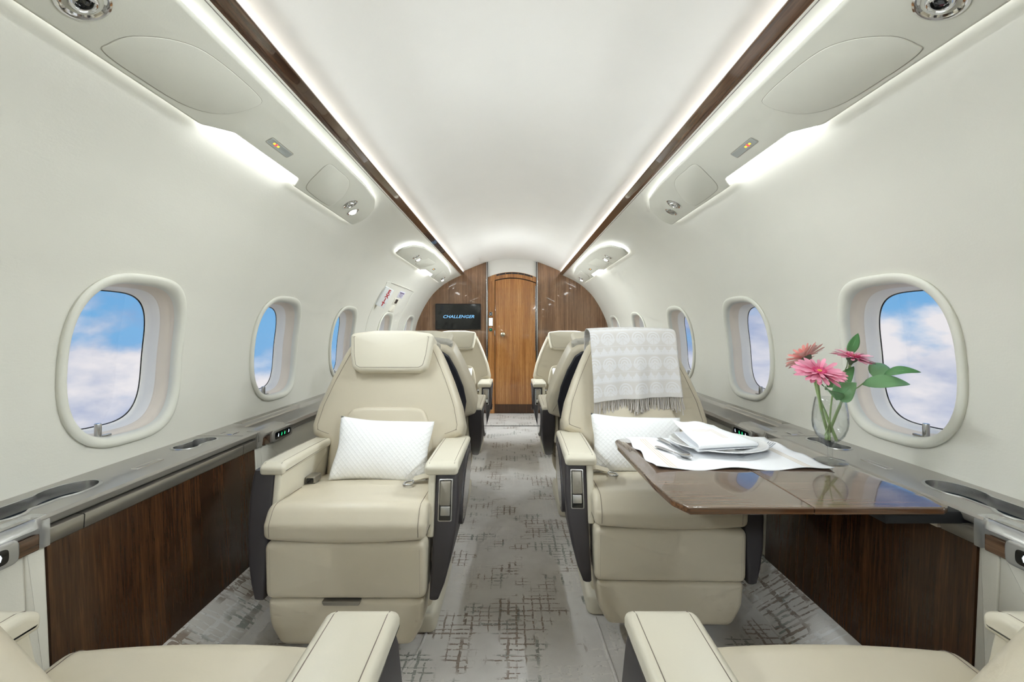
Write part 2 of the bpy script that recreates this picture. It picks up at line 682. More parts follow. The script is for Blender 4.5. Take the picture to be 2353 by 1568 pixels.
def g_pad(prof, w0, w1, r0, fmap, r1=None, seg=4, dome0=0.0, dome1=0.0, crown=0.0, nmid=1):
    """a 2-D outline swept from w0 to w1 with rounded rims; fmap(u, v, w) gives the 3-D point"""
    if r1 is None:
        r1 = r0
    sg = 1 if w1 > w0 else -1
    rings = []
    if r0 > 0:
        for k in range(seg):
            a = PI / 2 * k / seg
            rings.append((r0 * (1 - math.sin(a)), w0 + sg * r0 * (1 - math.cos(a))))
    mids = max(1, nmid)
    lo, hi = w0 + sg * r0, w1 - sg * r1
    for k in range(mids + 1):
        s = k / mids
        rings.append((-crown * (1 - (2 * s - 1) ** 2), lo + (hi - lo) * s))
    if r1 > 0:
        for k in range(1, seg + 1):
            a = PI / 2 * (1 - k / seg)
            rings.append((r1 * (1 - math.sin(a)), w1 - sg * r1 * (1 - math.cos(a))))
    polys = [(inset(prof, i) if abs(i) > 1e-9 else list(prof), w) for i, w in rings]
    secs = [[fmap(u, v, w) for u, v in p] for p, w in polys]
    n = len(prof)

    def dome_rings(poly, w, h):
        cx = sum(p[0] for p in poly) / n; cy = sum(p[1] for p in poly) / n
        res = []
        for fct in (0.94, 0.84, 0.70, 0.50, 0.25, 0.02):
            res.append([fmap(cx + (p[0] - cx) * fct, cy + (p[1] - cy) * fct, w + h * (1 - fct * fct)) for p in poly])
        return res
    if dome0:
        secs = list(reversed(dome_rings(polys[0][0], polys[0][1], -sg * dome0))) + secs
    if dome1:
        secs = secs + dome_rings(polys[-1][0], polys[-1][1], sg * dome1)
    return g_loft(secs)


def pad(name, prof, w0, w1, r, fmap, mat, parent=None, **k):
    ang = k.pop('angle', 38)
    v, f = g_pad(prof, w0, w1, r, fmap, **k)
    return make(name, v, f, mat, parent, angle=ang)


XY = lambda u, v, w: (u, v, w)      # outline lies flat, swept along z
XZ = lambda u, v, w: (u, w, v)      # outline stands facing y, swept along y
YZ = lambda u, v, w: (w, u, v)      # outline stands facing x, swept along x


def rect(x0, x1, y0, y1, r=0.0, seg=4):
    return roundpoly([(x0, y0), (x1, y0), (x1, y1), (x0, y1)], r, seg) if r > 0 else [(x0, y0), (x1, y0), (x1, y1), (x0, y1)]


def g_box(x0, x1, y0, y1, z0, z1, r=0.0, seg=2):
    return g_pad(rect(x0, x1, y0, y1, r, 3), z0, z1, r, XY, seg=seg)


def box(name, x0, x1, y0, y1, z0, z1, mat, parent=None, r=0.0):
    v, f = g_box(x0, x1, y0, y1, z0, z1, r)
    return make(name, v, f, mat, parent)


def g_tube(pts, r, n=8, cap=True, closed=False):
    pts = [Vector(p) for p in pts]
    m = len(pts)
    rr = r if hasattr(r, '__len__') else [r] * m
    secs = []
    up = None
    for i, p in enumerate(pts):
        if closed:
            t = (pts[(i + 1) % m] - pts[i - 1]).normalized()
        else:
            t = (pts[min(i + 1, m - 1)] - pts[max(i - 1, 0)])
            t = t.normalized() if t.length > 0 else Vector((0, 0, 1))
        if up is None:
            up = t.orthogonal().normalized()
        up = (up - t * up.dot(t))
        up = up.normalized() if up.length > 1e-6 else t.orthogonal().normalized()
        b = t.cross(up)
        secs.append([p + (up * math.cos(2 * PI * k / n) + b * math.sin(2 * PI * k / n)) * rr[i] for k in range(n)])
    if closed:
        secs.append(secs[0])
        return g_loft(secs, False, False)
    return g_loft(secs, cap, cap)


def tube(name, pts, r, mat, parent=None, n=8, closed=False):
    v, f = g_tube(pts, r, n, True, closed)
    return make(name, v, f, mat, parent, angle=60, merge=closed)


def g_lathe(prof, n=32, m=None):
    secs = []
    for r, z in prof:
        secs.append([(r * math.cos(2 * PI * k / n), r * math.sin(2 * PI * k / n), z) for k in range(n)])
    v, f = g_loft(secs)
    if m is not None:
        v = [tuple(m @ Vector(p)) for p in v]
    return v, f


def lathe(name, prof, mat, parent=None, n=32, m=None, angle=35):
    v, f = g_lathe(prof, n, m)
    return make(name, v, f, mat, parent, angle=angle)


def smooth_path(pts, sub=6, closed=False):
    """Catmull-Rom through points of any dimension"""
    P = [np.array(p, float) for p in pts]
    n = len(P)
    out = []
    rng = range(n) if closed else range(n - 1)
    for i in rng:
        p0 = P[(i - 1) % n] if (closed or i > 0) else 2 * P[0] - P[1]
        p1 = P[i]; p2 = P[(i + 1) % n]
        p3 = P[(i + 2) % n] if (closed or i + 2 < n) else 2 * P[-1] - P[-2]
        for k in range(sub):
            t = k / sub
            out.append(tuple(0.5 * ((2 * p1) + (p2 - p0) * t + (2 * p0 - 5 * p1 + 4 * p2 - p3) * t * t + (3 * p1 - p0 - 3 * p2 + p3) * t ** 3)))
    if not closed:
        out.append(tuple(P[-1]))
    return out


def copy_tree(o, parent=None):
    c = o.copy()
    COL.objects.link(c)
    c.parent = parent
    for ch in o.children:
        copy_tree(ch, c)
    return c


_TXT = {}


def text_mesh(body, size, depth=0.0, shear=0.0, sx=1.0, spacing=1.0, bold=0.0):
    cu = bpy.data.curves.new('lettering', 'FONT')
    cu.body = body
    cu.size = size
    cu.extrude = depth
    cu.shear = shear
    cu.align_x = 'CENTER'
    cu.align_y = 'CENTER'
    cu.space_character = spacing
    cu.offset = bold
    cu.resolution_u = 3
    o = bpy.data.objects.new('lettering', cu)
    COL.objects.link(o)
    dg = bpy.context.evaluated_depsgraph_get()
    me = bpy.data.meshes.new_from_object(o.evaluated_get(dg))
    bpy.data.objects.remove(o)
    for v in me.vertices:
        v.co.x *= sx
    me.materials.clear()
    return me

# ------------------------------------------------------------------ cabin shell
Y0, Y1 = -1.7, 5.42           # aft and forward ends of the cabin
WALL_PTS = [(1.075, 0.40), (1.115, 0.50), (1.147, 0.615), (1.163, 0.76), (1.158, 0.92), (1.128, 1.07), (1.082, 1.185),
            (1.022, 1.298), (0.95, 1.403), (0.862, 1.492), (0.775, 1.556), (0.69, 1.602), (0.60, 1.643)]
WALL = smooth_path(WALL_PTS, 6)
CEIL_PTS = [(0.625, 1.655), (0.585, 1.684), (0.52, 1.714), (0.45, 1.744), (0.37, 1.776), (0.29, 1.803), (0.15, 1.835), (0.0, 1.846)]
CEIL = smooth_path(CEIL_PTS, 4)


def wall_x(z):
    for (xa, za), (xb, zb) in zip(WALL[:-1], WALL[1:]):
        if za <= z <= zb:
            return xa + (xb - xa) * (z - za) / (zb - za)
    return WALL[0][0] if z < WALL[0][1] else WALL[-1][0]


WIN_Y = [-1.18, -0.33, 0.52, 1.375, 2.230, 3.10, 4.08, 4.98]
WIN_Z = 0.900
WA, WB, WEXP = 0.198, 0.233, 3.1                       # half width, half height of the opening


def super_pts(a, b, n=72, e=WEXP):
    out = []
    for k in range(n):
        t = 2 * PI * k / n
        c, s = math.cos(t), math.sin(t)
        out.append((a * math.copysign(abs(c) ** (2 / e), c), b * math.copysign(abs(s) ** (2 / e), s)))
    return out


def rect_hit(px, py, x0, x1, y0, y1, cx, cy):
    dx, dy = px - cx, py - cy
    t = 1e9
    if dx > 1e-9: t = min(t, (x1 - cx) / dx)
    if dx < -1e-9: t = min(t, (x0 - cx) / dx)
    if dy > 1e-9: t = min(t, (y1 - cy) / dy)
    if dy < -1e-9: t = min(t, (y0 - cy) / dy)
    return cx + dx * t, cy + dy * t


def tile_with_hole(x0, x1, y0, y1, hole, cx, cy, rings=8, step=None):
    """a rectangle with a star-shaped hole, as concentric quads (2-D)"""
    angs = []
    pts = list(hole)
    # add points towards the rectangle's corners so that they are kept
    for qx, qy in ((x0, y0), (x1, y0), (x1, y1), (x0, y1)):
        ang = math.atan2(qy - cy, qx - cx)
        best = min(range(len(pts)), key=lambda i: abs((math.atan2(pts[i][1] - cy, pts[i][0] - cx) - ang + PI) % (2 * PI) - PI))
        angs.append((best, (qx, qy)))
    corner = dict(angs)
    outer = [corner.get(i) or rect_hit(p[0], p[1], x0, x1, y0, y1, cx, cy) for i, p in enumerate(pts)]
    n = len(pts)
    v, f = [], []
    for r in range(rings + 1):
        s = (r / rings) ** 1.3
        for p, q in zip(pts, outer):
            v.append((p[0] + (q[0] - p[0]) * s, p[1] + (q[1] - p[1]) * s))
    for r in range(rings):
        for j in range(n):
            k = (j + 1) % n
            f.append((r * n + j, r * n + k, (r + 1) * n + k, (r + 1) * n + j))
    return v, f


def shell_side(sx, name):
    P = Parts()
    z_lo, z_hi = 0.615, 1.185
    edges = [Y0] + [0.5 * (a + b) for a, b in zip(WIN_Y[:-1], WIN_Y[1:])] + [Y1]
    for i, wy in enumerate(WIN_Y):
        hole = [(wy + a, WIN_Z + b) for a, b in super_pts(WA, WB, 96)]
        v, f = tile_with_hole(edges[i], edges[i + 1], z_lo, z_hi, hole, wy, WIN_Z, 8)
        P.add(([(sx * wall_x(z), y, z) for y, z in v], f))
    ys = list(np.linspace(Y0, Y1, 40))
    for part in ([p for p in WALL if p[1] <= z_lo + 1e-6], [p for p in WALL if p[1] >= z_hi - 1e-6]):
        part = list(part)
        if part[0][1] > z_hi: part = [(wall_x(z_hi), z_hi)] + part
        if part[-1][1] < z_lo: part = part + [(wall_x(z_lo), z_lo)]
        P.add(g_loft([[(sx * x, y, z) for x, z in part] for y in ys], closed=False))
    o = P.make(name, 'wall_vinyl', smooth=True, angle=60, merge=False)
    return struct(o)


wall_left = shell_side(-1, 'wall_left')
wall_right = shell_side(1, 'wall_right')

full = [(x, z) for x, z in CEIL] + [(-x, z) for x, z in reversed(CEIL[:-1])]
v, f = g_loft([[(x, y, z) for x, z in full] for y in np.linspace(Y0, Y1, 20)], closed=False)
ceiling = struct(make('ceiling', v, f, 'ceiling_vinyl', angle=60))

v, f = g_box(-0.90, 0.90, Y0, Y1, -0.03, 0.0)
floor = struct(make('floor', v, f, 'carpet'))
# seam where the forward carpet section begins, and the two seams beside the seat tracks
box('carpet_seam', -0.55, 0.55, 4.68, 4.695, 0.0, 0.004, 'vent_dark', floor, 0.001)
for sgn, pts in ((1, [(0.285, 1.56, 0), (0.29, 1.40, 0), (0.297, 1.20, 0), (0.305, 0.9, 0), (0.31, 0.2, 0)]),
                 (-1, [(-0.275, 1.60, 0), (-0.285, 1.40, 0), (-0.32, 1.27, 0), (-0.33, 0.9, 0), (-0.33, 0.2, 0)])):
    tube('carpet_welt', smooth_path(pts, 6), 0.0055, 'carpet', floor, 8)
# carpeted kick slopes along the walls
for sx, nm in ((-1, 'left'), (1, 'right')):
    pr = [(0.86, -0.01), (0.867, 0.0), (0.874, 0.012), (0.944, 0.120), (0.955, 0.130), (1.0, 0.132), (1.0, -0.01)]
    v, f = g_loft([[(sx * x, y, z) for x, z in pr] for y in np.linspace(Y0, Y1 - 0.03, 12)])
    struct(make('baseboard_' + nm, v, f, 'carpet_light', angle=50))

# wood rails along the ceiling with the cove lamps behind them
for k, sx in ((1, -1), (2, 1)):
    pr = roundpoly([(0.561, 1.6555), (0.607, 1.6405), (0.612, 1.6505), (0.566, 1.6655)], 0.0035, 3)
    v, f = g_loft([[(sx * x, y, z) for x, z in pr] for y in np.linspace(Y0, Y1 - 0.02, 8)])
    rail = struct(make('trim_%d' % k, v, f, 'rail_wood', angle=40))
    pr = [(0.607, 1.6395), (0.6105, 1.6385), (0.6135, 1.6485), (0.610, 1.6495)]
    v, f = g_loft([[(sx * x, y, z) for x, z in pr] for y in (Y0, Y1 - 0.02)])
    make('metal_edge', v, f, 'satin_chrome', rail, smooth=False)
    v = [(sx * 0.578, Y0 + 0.02, 1.6635), (sx * 0.602, Y0 + 0.02, 1.6565), (sx * 0.602, Y1 - 0.03, 1.6565), (sx * 0.578, Y1 - 0.03, 1.6635)]
    make('cove_lamp', v, [(0, 1, 2, 3)], 'cove_glow', rail, smooth=False, recalc=False)
    ld = bpy.data.lights.new('cove_light', 'AREA')
    ld.shape = 'RECTANGLE'
    ld.size = Y1 - Y0 - 0.1
    ld.size_y = 0.008
    ld.energy = COVE_WATTS
    ld.color = (0.90, 0.965, 1.0)
    ld.spread = math.radians(96)
    lo_ = bpy.data.objects.new('cove_light', ld)
    COL.objects.link(lo_)
    lo_.parent = rail
    dirv = Vector((-sx * 0.998, 0, -0.06))
    lo_.location = (sx * 0.572, 0.5 * (Y0 + Y1), 1.6700)
    zq = -dirv.normalized()
    xq = Vector((0, 1, 0))
    yq = zq.cross(xq)
    lo_.rotation_euler = Matrix((xq, yq, zq)).transposed().to_euler()

# ------------------------------------------------------------------ windows
FRAME_RINGS = [(0.018, -0.001), (0.019, 0.006), (0.0155, 0.0105), (0.008, 0.0125), (0.000, 0.011), (-0.006, 0.006), (-0.0095, -0.003), (-0.0105, -0.014)]
REVEAL_RINGS = [(-0.0105, -0.012), (-0.011, -0.028), (-0.0145, -0.032), (-0.015, -0.044), (-0.0175, -0.048), (-0.018, -0.056)]
LINER_RINGS = [(-0.018, -0.054), (-0.020, -0.060), (-0.022, -0.078), (-0.0245, -0.092), (-0.0275, -0.096)]
SEAL_RINGS = [(-0.0265, -0.095), (-0.0285, -0.098), (-0.0305, -0.098)]


def win_surface(sx, wy, rings, n=72):
    secs = []
    for d, h in rings:
        secs.append([(sx * (wall_x(WIN_Z + b) - h), wy + a, WIN_Z + b) for a, b in super_pts(WA + d, WB + d, n)])
    v, f = [], []
    for s in secs:
        v += s
    for i in range(len(secs) - 1):
        for j in range(n):
            k = (j + 1) % n
            f.append((i * n + j, i * n + k, (i + 1) * n + k, (i + 1) * n + j))
    return v, f


wn = 0
for sx in (-1, 1):
    for wy in WIN_Y:
        wn += 1
        e = struct(empty('window_%d' % wn))
        for nm, rg, mt in (('window_frame', FRAME_RINGS, 'service_unit_vinyl'), ('shade_track', REVEAL_RINGS, 'liner_cream'),
                           ('window_reveal', LINER_RINGS, 'liner_white'), ('window_seal', SEAL_RINGS, 'gloss_black')):
            v, f = win_surface(sx, wy, rg)
            make(nm, v, f, mt, e, angle=50)
        # curved pane closing the opening
        ring = super_pts(WA - 0.029, WB - 0.029, 48)
        v, f = [], []
        fr = (1.0, 0.8, 0.6, 0.4, 0.2)
        for q in fr:
            v += [(sx * (wall_x(WIN_Z + b * q) + 0.0965), wy + a * q, WIN_Z + b * q) for a, b in ring]
        n = len(ring)
        for i in range(len(fr) - 1):
            for j in range(n):
                k = (j + 1) % n
                f.append((i * n + j, i * n + k, (i + 1) * n + k, (i + 1) * n + j))
        f.append(tuple((len(fr) - 1) * n + j for j in range(n)))
        make('pane', v, f, 'window_pane', e)
        if wy > 1.0:
            kx = sx * (wall_x(0.70) + 0.010)
            zb = WIN_Z - (WB - 0.0165)
            m = Matrix.Translation((kx, wy - 0.09, zb))
            lathe('shade_knob', [(0.0075, -0.002), (0.0085, 0.0), (0.0085, 0.036), (0.0078, 0.0385), (0.0, 0.0385)], 'satin_chrome', e, 20, m)
            box('shade_pull', min(kx - 0.004, kx + 0.004), max(kx - 0.004, kx + 0.004), wy - 0.102, wy - 0.05, zb - 0.003, zb + 0.003, 'satin_chrome', e, 0.001)

# ------------------------------------------------------------------ aft end wall (behind the viewer)
outl = [(x, z) for x, z in WALL] + [(x, z) for x, z in CEIL] + [(-x, z) for x, z in reversed(CEIL[:-1])] + [(-x, z) for x, z in reversed(WALL)]
outl = [(1.0, -0.03)] + outl + [(-1.0, -0.03)]
v, f = g_loft([[(x, y, z) for x, z in outl] for y in (Y0 - 0.04, Y0 + 0.001)])
struct(make('wall_back', v, f, 'wall_vinyl', smooth=False))

# ------------------------------------------------------------------ forward bulkhead
wall_front = struct(empty('wall_front', (0, 0, 0)))


def cabin_top(x):
    """height of the cabin lining over a given |x|"""
    x = abs(x)
    best = None
    pts = [(a, b) for a, b in WALL if b > 0.8] + [(a, b) for a, b in CEIL]
    pts = sorted(pts)
    for (xa, za), (xb, zb) in zip(pts[:-1], pts[1:]):
        if xa <= x <= xb and xb > xa:
            return za + (zb - za) * (x - xa) / (xb - xa)
    return 0.9


for sx in (-1, 1):
    pr = [(0.305, -0.02), (0.305, cabin_top(0.305) + 0.004)]
    for x in np.linspace(0.34, 0.60, 8):
        pr.append((x, cabin_top(x) + 0.004))
    pr += [(x + 0.004, z + 0.004) for x, z in reversed(WALL) if z < 1.64]
    pr.append((1.0, -0.02))
    v, f = g_loft([[(sx * x, y, z) for x, z in pr] for y in (Y1 - 0.012, Y1 + 0.03)])
    make('wood_panel', v, f, 'bulkhead_wood', wall_front, smooth=False)
    # bright metal trim beside the door opening
    for (xa, xb, mt, ya) in ((0.291, 0.305, 'satin_chrome', 0.030), (0.286, 0.292, 'gloss_black', 0.024)):
        box('door_trim', min(sx * xa, sx * xb), max(sx * xa, sx * xb), Y1 - ya, Y1 + 0.02, 0.0, cabin_top(0.3), mt, wall_front, 0.002)
# white header above the door, and the vent slot
def arch(x, zc, rise, hw):
    return zc + rise * (1 - (x / hw) ** 2)
xs = np.linspace(-0.287, 0.287, 21)
pr = [(x, arch(x, 1.620, 0.062, 0.287)) for x in xs] + [(x, cabin_top(x) + 0.003) for x in reversed(xs)]
v, f = g_loft([[(x, y, z) for x, z in pr] for y in (Y1 - 0.004, Y1 + 0.03)])
make('header_panel', v, f, 'ceiling_vinyl', wall_front, smooth=False)
pr = rect(0.045, 0.19, 1.745, 1.785, 0.016)
pad('access_cover', pr, Y1 - 0.006, Y1 + 0.0, 0.001, XZ, 'ceiling_vinyl', wall_front)
# wooden lintel over the door
pr = [(x, arch(x, 1.555, 0.060, 0.287)) for x in xs] + [(x, arch(x, 1.620, 0.062, 0.287)) for x in reversed(xs)]
v, f = g_loft([[(x, y, z) for x, z in pr] for y in (Y1 - 0.008, Y1 + 0.03)])
make('lintel', v, f, 'door_wood', wall_front, smooth=False)
xv = np.linspace(-0.185, 0.245, 15)
pr = [(x, arch(x, 1.598, 0.060, 0.287)) for x in xv] + [(x, arch(x, 1.616, 0.062, 0.287)) for x in reversed(xv)]
v, f = g_loft([[(x, y, z) for x, z in pr] for y in (Y1 - 0.0095, Y1 + 0.0)])
vent = make('vent_slot', v, f, 'vent_dark', wall_front, smooth=False)
for x in np.linspace(-0.15, 0.22, 6):
    za = arch(x, 1.598, 0.060, 0.287)
    box('vent_slat', x - 0.004, x + 0.004, Y1 - 0.012, Y1 - 0.006, za, za + 0.019, 'bulkhead_wood', vent)
# door jamb strip with the switches
jz = [(-0.287, 0.0), (-0.205, 0.0), (-0.205, arch(-0.205, 1.555, 0.06, 0.287)), (-0.287, arch(-0.287, 1.555, 0.06, 0.287))]
v, f = g_loft([[(x, y, z) for x, z in jz] for y in (Y1 - 0.010, Y1 + 0.03)])
make('door_jamb', v, f, 'door_wood', wall_front, smooth=False)
# the door itself
door = struct(empty('door_1', (0, 0, 0)))
xd = np.linspace(-0.200, 0.284, 19)
pr = [(-0.200, 0.005), (0.284, 0.005)] + [(x, arch(x, 1.545, 0.058, 0.287)) for x in reversed(xd)]
pad('door_leaf', pr, Y1 - 0.014, Y1 + 0.025, 0.004, XZ, 'door_wood', door, r1=0.0, seg=2)
pad('kick_plate', rect(-0.2, 0.284, 0.006, 0.11), Y1 - 0.016, Y1 - 0.010, 0.0, XZ, 'panel_wood', door)
m = Matrix.Translation((-0.110, Y1 - 0.014, 0.938)) @ Matrix.Rotation(PI / 2, 4, 'X')
lathe('door_knob', [(0.028, 0.0), (0.028, 0.004), (0.012, 0.006), (0.011, 0.024), (0.022, 0.030), (0.026, 0.040), (0.024, 0.048), (0.014, 0.052), (0.0, 0.053)], 'brass_knob', door, 24, m)
box('latch_plate', -0.209, -0.201, Y1 - 0.017, Y1 - 0.010, 0.92, 0.985, 'satin_chrome', door, 0.001)
for z0, z1 in ((0.2, 0.9),):
    box('edge_strip', 0.276, 0.283, Y1 - 0.018, Y1 - 0.010, 0.75, 1.52, 'satin_chrome', door, 0.001)

box('door_gap_blocker', -0.31, 0.31, Y1 + 0.026, Y1 + 0.05, -0.02, 1.84, 'vent_dark', wall_front)  # added dark sheet, keeps sky light out of the door gaps

# switches on the jamb
def switch(z, w, h, face, glyph, label):
    e = empty('wall_switch', (-0.252, Y1 - 0.010, z))
    pad('switch_frame', rect(-w, w, -h, h, 0.004), 0.0, -0.006, 0.0, XZ, 'satin_chrome', e, r1=0.002)
    pad('switch_face', rect(-w + .005, w - .005, -h + .005, h - .005, 0.003), -0.006, -0.008, 0.0, XZ, face, e)
    if glyph:
        pad('switch_symbol', rect(-0.005, 0.005, -0.005, 0.005, 0.002), -0.008, -0.0088, 0.0, XZ, glyph, e)
    tag(e, label, 'switch')


switch(1.182, 0.020, 0.022, 'gloss_black', 'icon_white', 'small dark square switch above the lit touch pad beside the door')
switch(1.088, 0.026, 0.050, 'touch_panel_glow', None, 'glowing white touch pad on the wooden strip left of the door')
switch(0.996, 0.020, 0.020, 'gloss_black', 'icon_green', 'small dark square switch with green symbol below the lit touch pad')

# monitor
mon = tag(empty('monitor', (-0.638, Y1 - 0.012, 1.150)), 'flat black television screen reading CHALLENGER on the wooden bulkhead', 'monitor')
pad('monitor_frame', rect(-0.268, 0.268, -0.152, 0.152, 0.006), 0.0, -0.030, 0.0, XZ, 'black_rubber', mon, r1=0.003)
pad('screen', rect(-0.260, 0.260, -0.144, 0.144, 0.003), -0.030, -0.0315, 0.0, XZ, 'gloss_black', mon)
me = text_mesh('CHALLENGER', 0.050, 0.0005, 0.28, 1.18, 1.02, 0.0006)
lt = link('screen_lettering', me, 'screen_letters', mon)
lt.location = (0.005, -0.0325, -0.002)
lt.rotation_euler = (PI / 2, 0, 0)

# ------------------------------------------------------------------ side ledges and panels
LZ = 0.603
BAY0, BAY1 = 0.947, 1.717
SIDE = {-1: 'left', 1: 'right'}


def peanut(R, c, neck, cx, cy, n=72, far=0.0):
    """figure-eight outline, long axis along y; far stretches the forward lobe to a point"""
    out = []
    for k in range(n):
        t = 2 * PI * k / n
        cs, sn = math.cos(t), math.sin(t)
        q = R * R - c * c * sn * sn
        r = c * abs(cs) + math.sqrt(q) if q > 0 else 0.0
        if abs(sn) > 1e-6:
            r = max(r, min(neck / abs(sn), c + R * 0.5)) if (q <= 0 or neck / abs(sn) < c) else r
        yy = cy + r * cs
        xx = cx + r * sn
        if far and cs > 0:
            yy += far * max(0, cs) ** 3
        out.append((xx, yy))
    return out


def console(sx):
    X = lambda pts, y: [(sx * x, y, z) for x, z in pts]
    led = empty('side_ledge', (sx * 1.06, BAY0, LZ))
    tag(led, 'grey metallic %s-hand ledge with cup holders running under the windows' % SIDE[sx], 'ledge')
    O = led.location

    def mk(name, v, f, mat, parent=led, **k):
        return make(name, [(p[0] - O.x, p[1] - O.y, p[2] - O.z) for p in v], f, mat, parent, **k)
    # --- the flat top over the table bay, with two cup recesses
    P = Parts()
    holes = [(0.76, 1.30, peanut(0.047, 0.062, 0.034, 1.064, 1.000, far=0.05), 1.064, 1.000),
             (1.30, 1.72, peanut(0.036, 0.046, 0.027, 1.070, 1.540), 1.070, 1.540)]
    for (ya, yb, hole, cx, cy) in holes:
        v, f = tile_with_hole(0.970, 1.1475, ya, yb, hole, cx, cy, 5)
        P.add(([(sx * x, y, LZ) for x, y in v], f))
    front = [(0.970, LZ), (0.9645, LZ - 0.002), (0.962, LZ - 0.006), (0.9655, LZ - 0.018), (0.969, LZ - 0.023), (0.985, LZ - 0.026), (1.12, LZ - 0.026)]
    P.add(g_loft([X(front, y) for y in np.linspace(0.93, 1.72, 6)], closed=False))
    mk('ledge_top', P.v, P.f, 'ledge_metal', angle=45)
    for (ya, yb, hole, cx, cy) in holes:
        rim_o = inset(hole, -0.006)
        rim_i = inset(hole, 0.0015)
        low = inset(hole, 0.004)
        v, f = g_loft([[(sx * x, y, LZ + 0.0002) for x, y in rim_o], [(sx * x, y, LZ + 0.0022) for x, y in inset(hole, -0.004)],
                       [(sx * x, y, LZ + 0.0018) for x, y in rim_i], [(sx * x, y, LZ - 0.030) for x, y in low]], False, False)
        cup = mk('cup_holder', v, f, 'satin_chrome', angle=40)
        v, f = g_loft([[(sx * x, y, LZ - 0.022) for x, y in inset(hole, 0.0036)], [(sx * x, y, LZ - 0.05) for x, y in inset(hole, 0.006)]], False, True)
        make('cup_well', [(p[0] - O.x, p[1] - O.y, p[2] - O.z) for p in v], f, 'cup_floor', cup, angle=40)
    # --- lengths beside the seats: a shallow tray with a raised back and a rolled front lip
    tray = [(1.1475, LZ), (1.112, LZ), (1.104, LZ - 0.003), (1.094, LZ - 0.018), (1.086, LZ - 0.021), (0.985, LZ - 0.021), (0.973, LZ - 0.012),
            (0.958, LZ - 0.012), (0.949, LZ - 0.024), (0.953, LZ - 0.040), (0.968, LZ - 0.050), (1.12, LZ - 0.052)]
    flat = [(1.1475, LZ), (1.112, LZ), (1.104, LZ), (1.094, LZ), (1.086, LZ), (0.985, LZ), (0.973, LZ),
            (0.962, LZ - 0.004), (0.956, LZ - 0.020), (0.956, LZ - 0.036), (0.966, LZ - 0.048), (1.12, LZ - 0.052)]
    v, f = g_loft([X(flat, 1.72), X(flat, 1.80), X(tray, 1.86), X(tray, 3.4), X(tray, Y1 - 0.02)])
    mk('tray_forward', v, f, 'ledge_metal', angle=30)
    v, f = g_loft([X(tray, Y0 + 0.01), X(tray, 0.0), X(tray, 0.60), X(flat, 0.68), X(flat, 0.76)])
    mk('tray_aft', v, f, 'ledge_metal', angle=30)
    # label-thin raised back rail in brushed metal beside the seat
    v, f = g_loft([X([(1.149, LZ + 0.0005), (1.110, LZ + 0.0015), (1.094, LZ - 0.016), (1.10, LZ - 0.019), (1.149, LZ - 0.004)], y) for y in (1.87, 2.35)])
    mk('back_rail', v, f, 'champagne_metal', angle=25)
    # --- sculpted corner pieces closing the bay
    def corner(y_bay, d, mat, name):
        k0 = [(1.00, LZ + .001), (0.968, LZ), (0.961, LZ - .010), (0.9605, LZ - .030), (0.9610, LZ - .064), (1.00, LZ - .066)]
        k1 = [(1.00, LZ + .002), (0.962, LZ - .001), (0.955, LZ - .012), (0.954, LZ - .030), (0.957, LZ - .058), (1.00, LZ - .062)]
        k2 = [(1.00, LZ + .002), (0.958, LZ - .002), (0.948, LZ - .014), (0.949, LZ - .024), (0.956, LZ - .032), (1.00, LZ - .036)]
        k3 = [(1.00, LZ + .002), (0.957, LZ - .003), (0.945, LZ - .014), (0.947, LZ - .020), (0.954, LZ - .026), (1.00, LZ - .030)]
        ys = [0.0, 0.012, 0.026, 0.034, 0.046, 0.12, 0.19]
        ks = [k0, k0, k1, k2, k3, k3, k3]
        v, f = g_loft([X(k, y_bay - d * y) for k, y in zip(ks, ys)])
        return mk(name, v, f, mat, angle=50)
    corner(BAY0, 1, 'silver_paint', 'aft_corner')
    corner(BAY1, -1, 'ledge_metal', 'forward_corner')
    # --- seat control heads let into the ledge front
    for (yb, d, nm) in ((BAY0, -1, 'aft'), (BAY1, 1, 'forward')):
        ya = yb + d * 0.030
        v, f = g_pad(rect(min(ya, ya + d * 0.045), max(ya, ya + d * 0.045), LZ - 0.060, LZ - 0.026, 0.004), sx * 0.975, sx * 0.9505, 0.003, YZ)
        mk('wood_inlay', v, f, 'rail_wood')
        yc0, yc1 = sorted((ya + d * 0.045, ya + d * 0.205))
        v, f = g_pad(rect(yc0, yc1, LZ - 0.062, LZ - 0.014, 0.016), sx * 0.975, sx * 0.940, 0.006, YZ)
        hd = mk('control_head', v, f, 'silver_paint' if d < 0 else 'ledge_metal')
        v, f = g_pad(rect(yc0 + 0.014, yc1 - 0.022, LZ - 0.052, LZ - 0.024, 0.010), sx * 0.944, sx * 0.9385, 0.001, YZ)
        mk('control_display', v, f, 'gloss_black', hd)
        ym = 0.5 * (yc0 + yc1)
        for (q, gm) in ((-0.042, 'icon_white'), (-0.016, 'icon_green'), (0.008, 'icon_green'), (0.042, 'icon_white')):
            zc_ = LZ - 0.038
            yy = ym + q
            v, f = g_pad([(yy - 0.0045, zc_ - 0.006), (yy + 0.001, zc_ - 0.006), (yy + 0.0035, zc_ + 0.001), (yy + 0.001, zc_ + 0.007), (yy - 0.0015, zc_ + 0.002)], sx * 0.9388, sx * 0.9380, 0, YZ)
            mk('control_symbol', v, f, gm, hd)
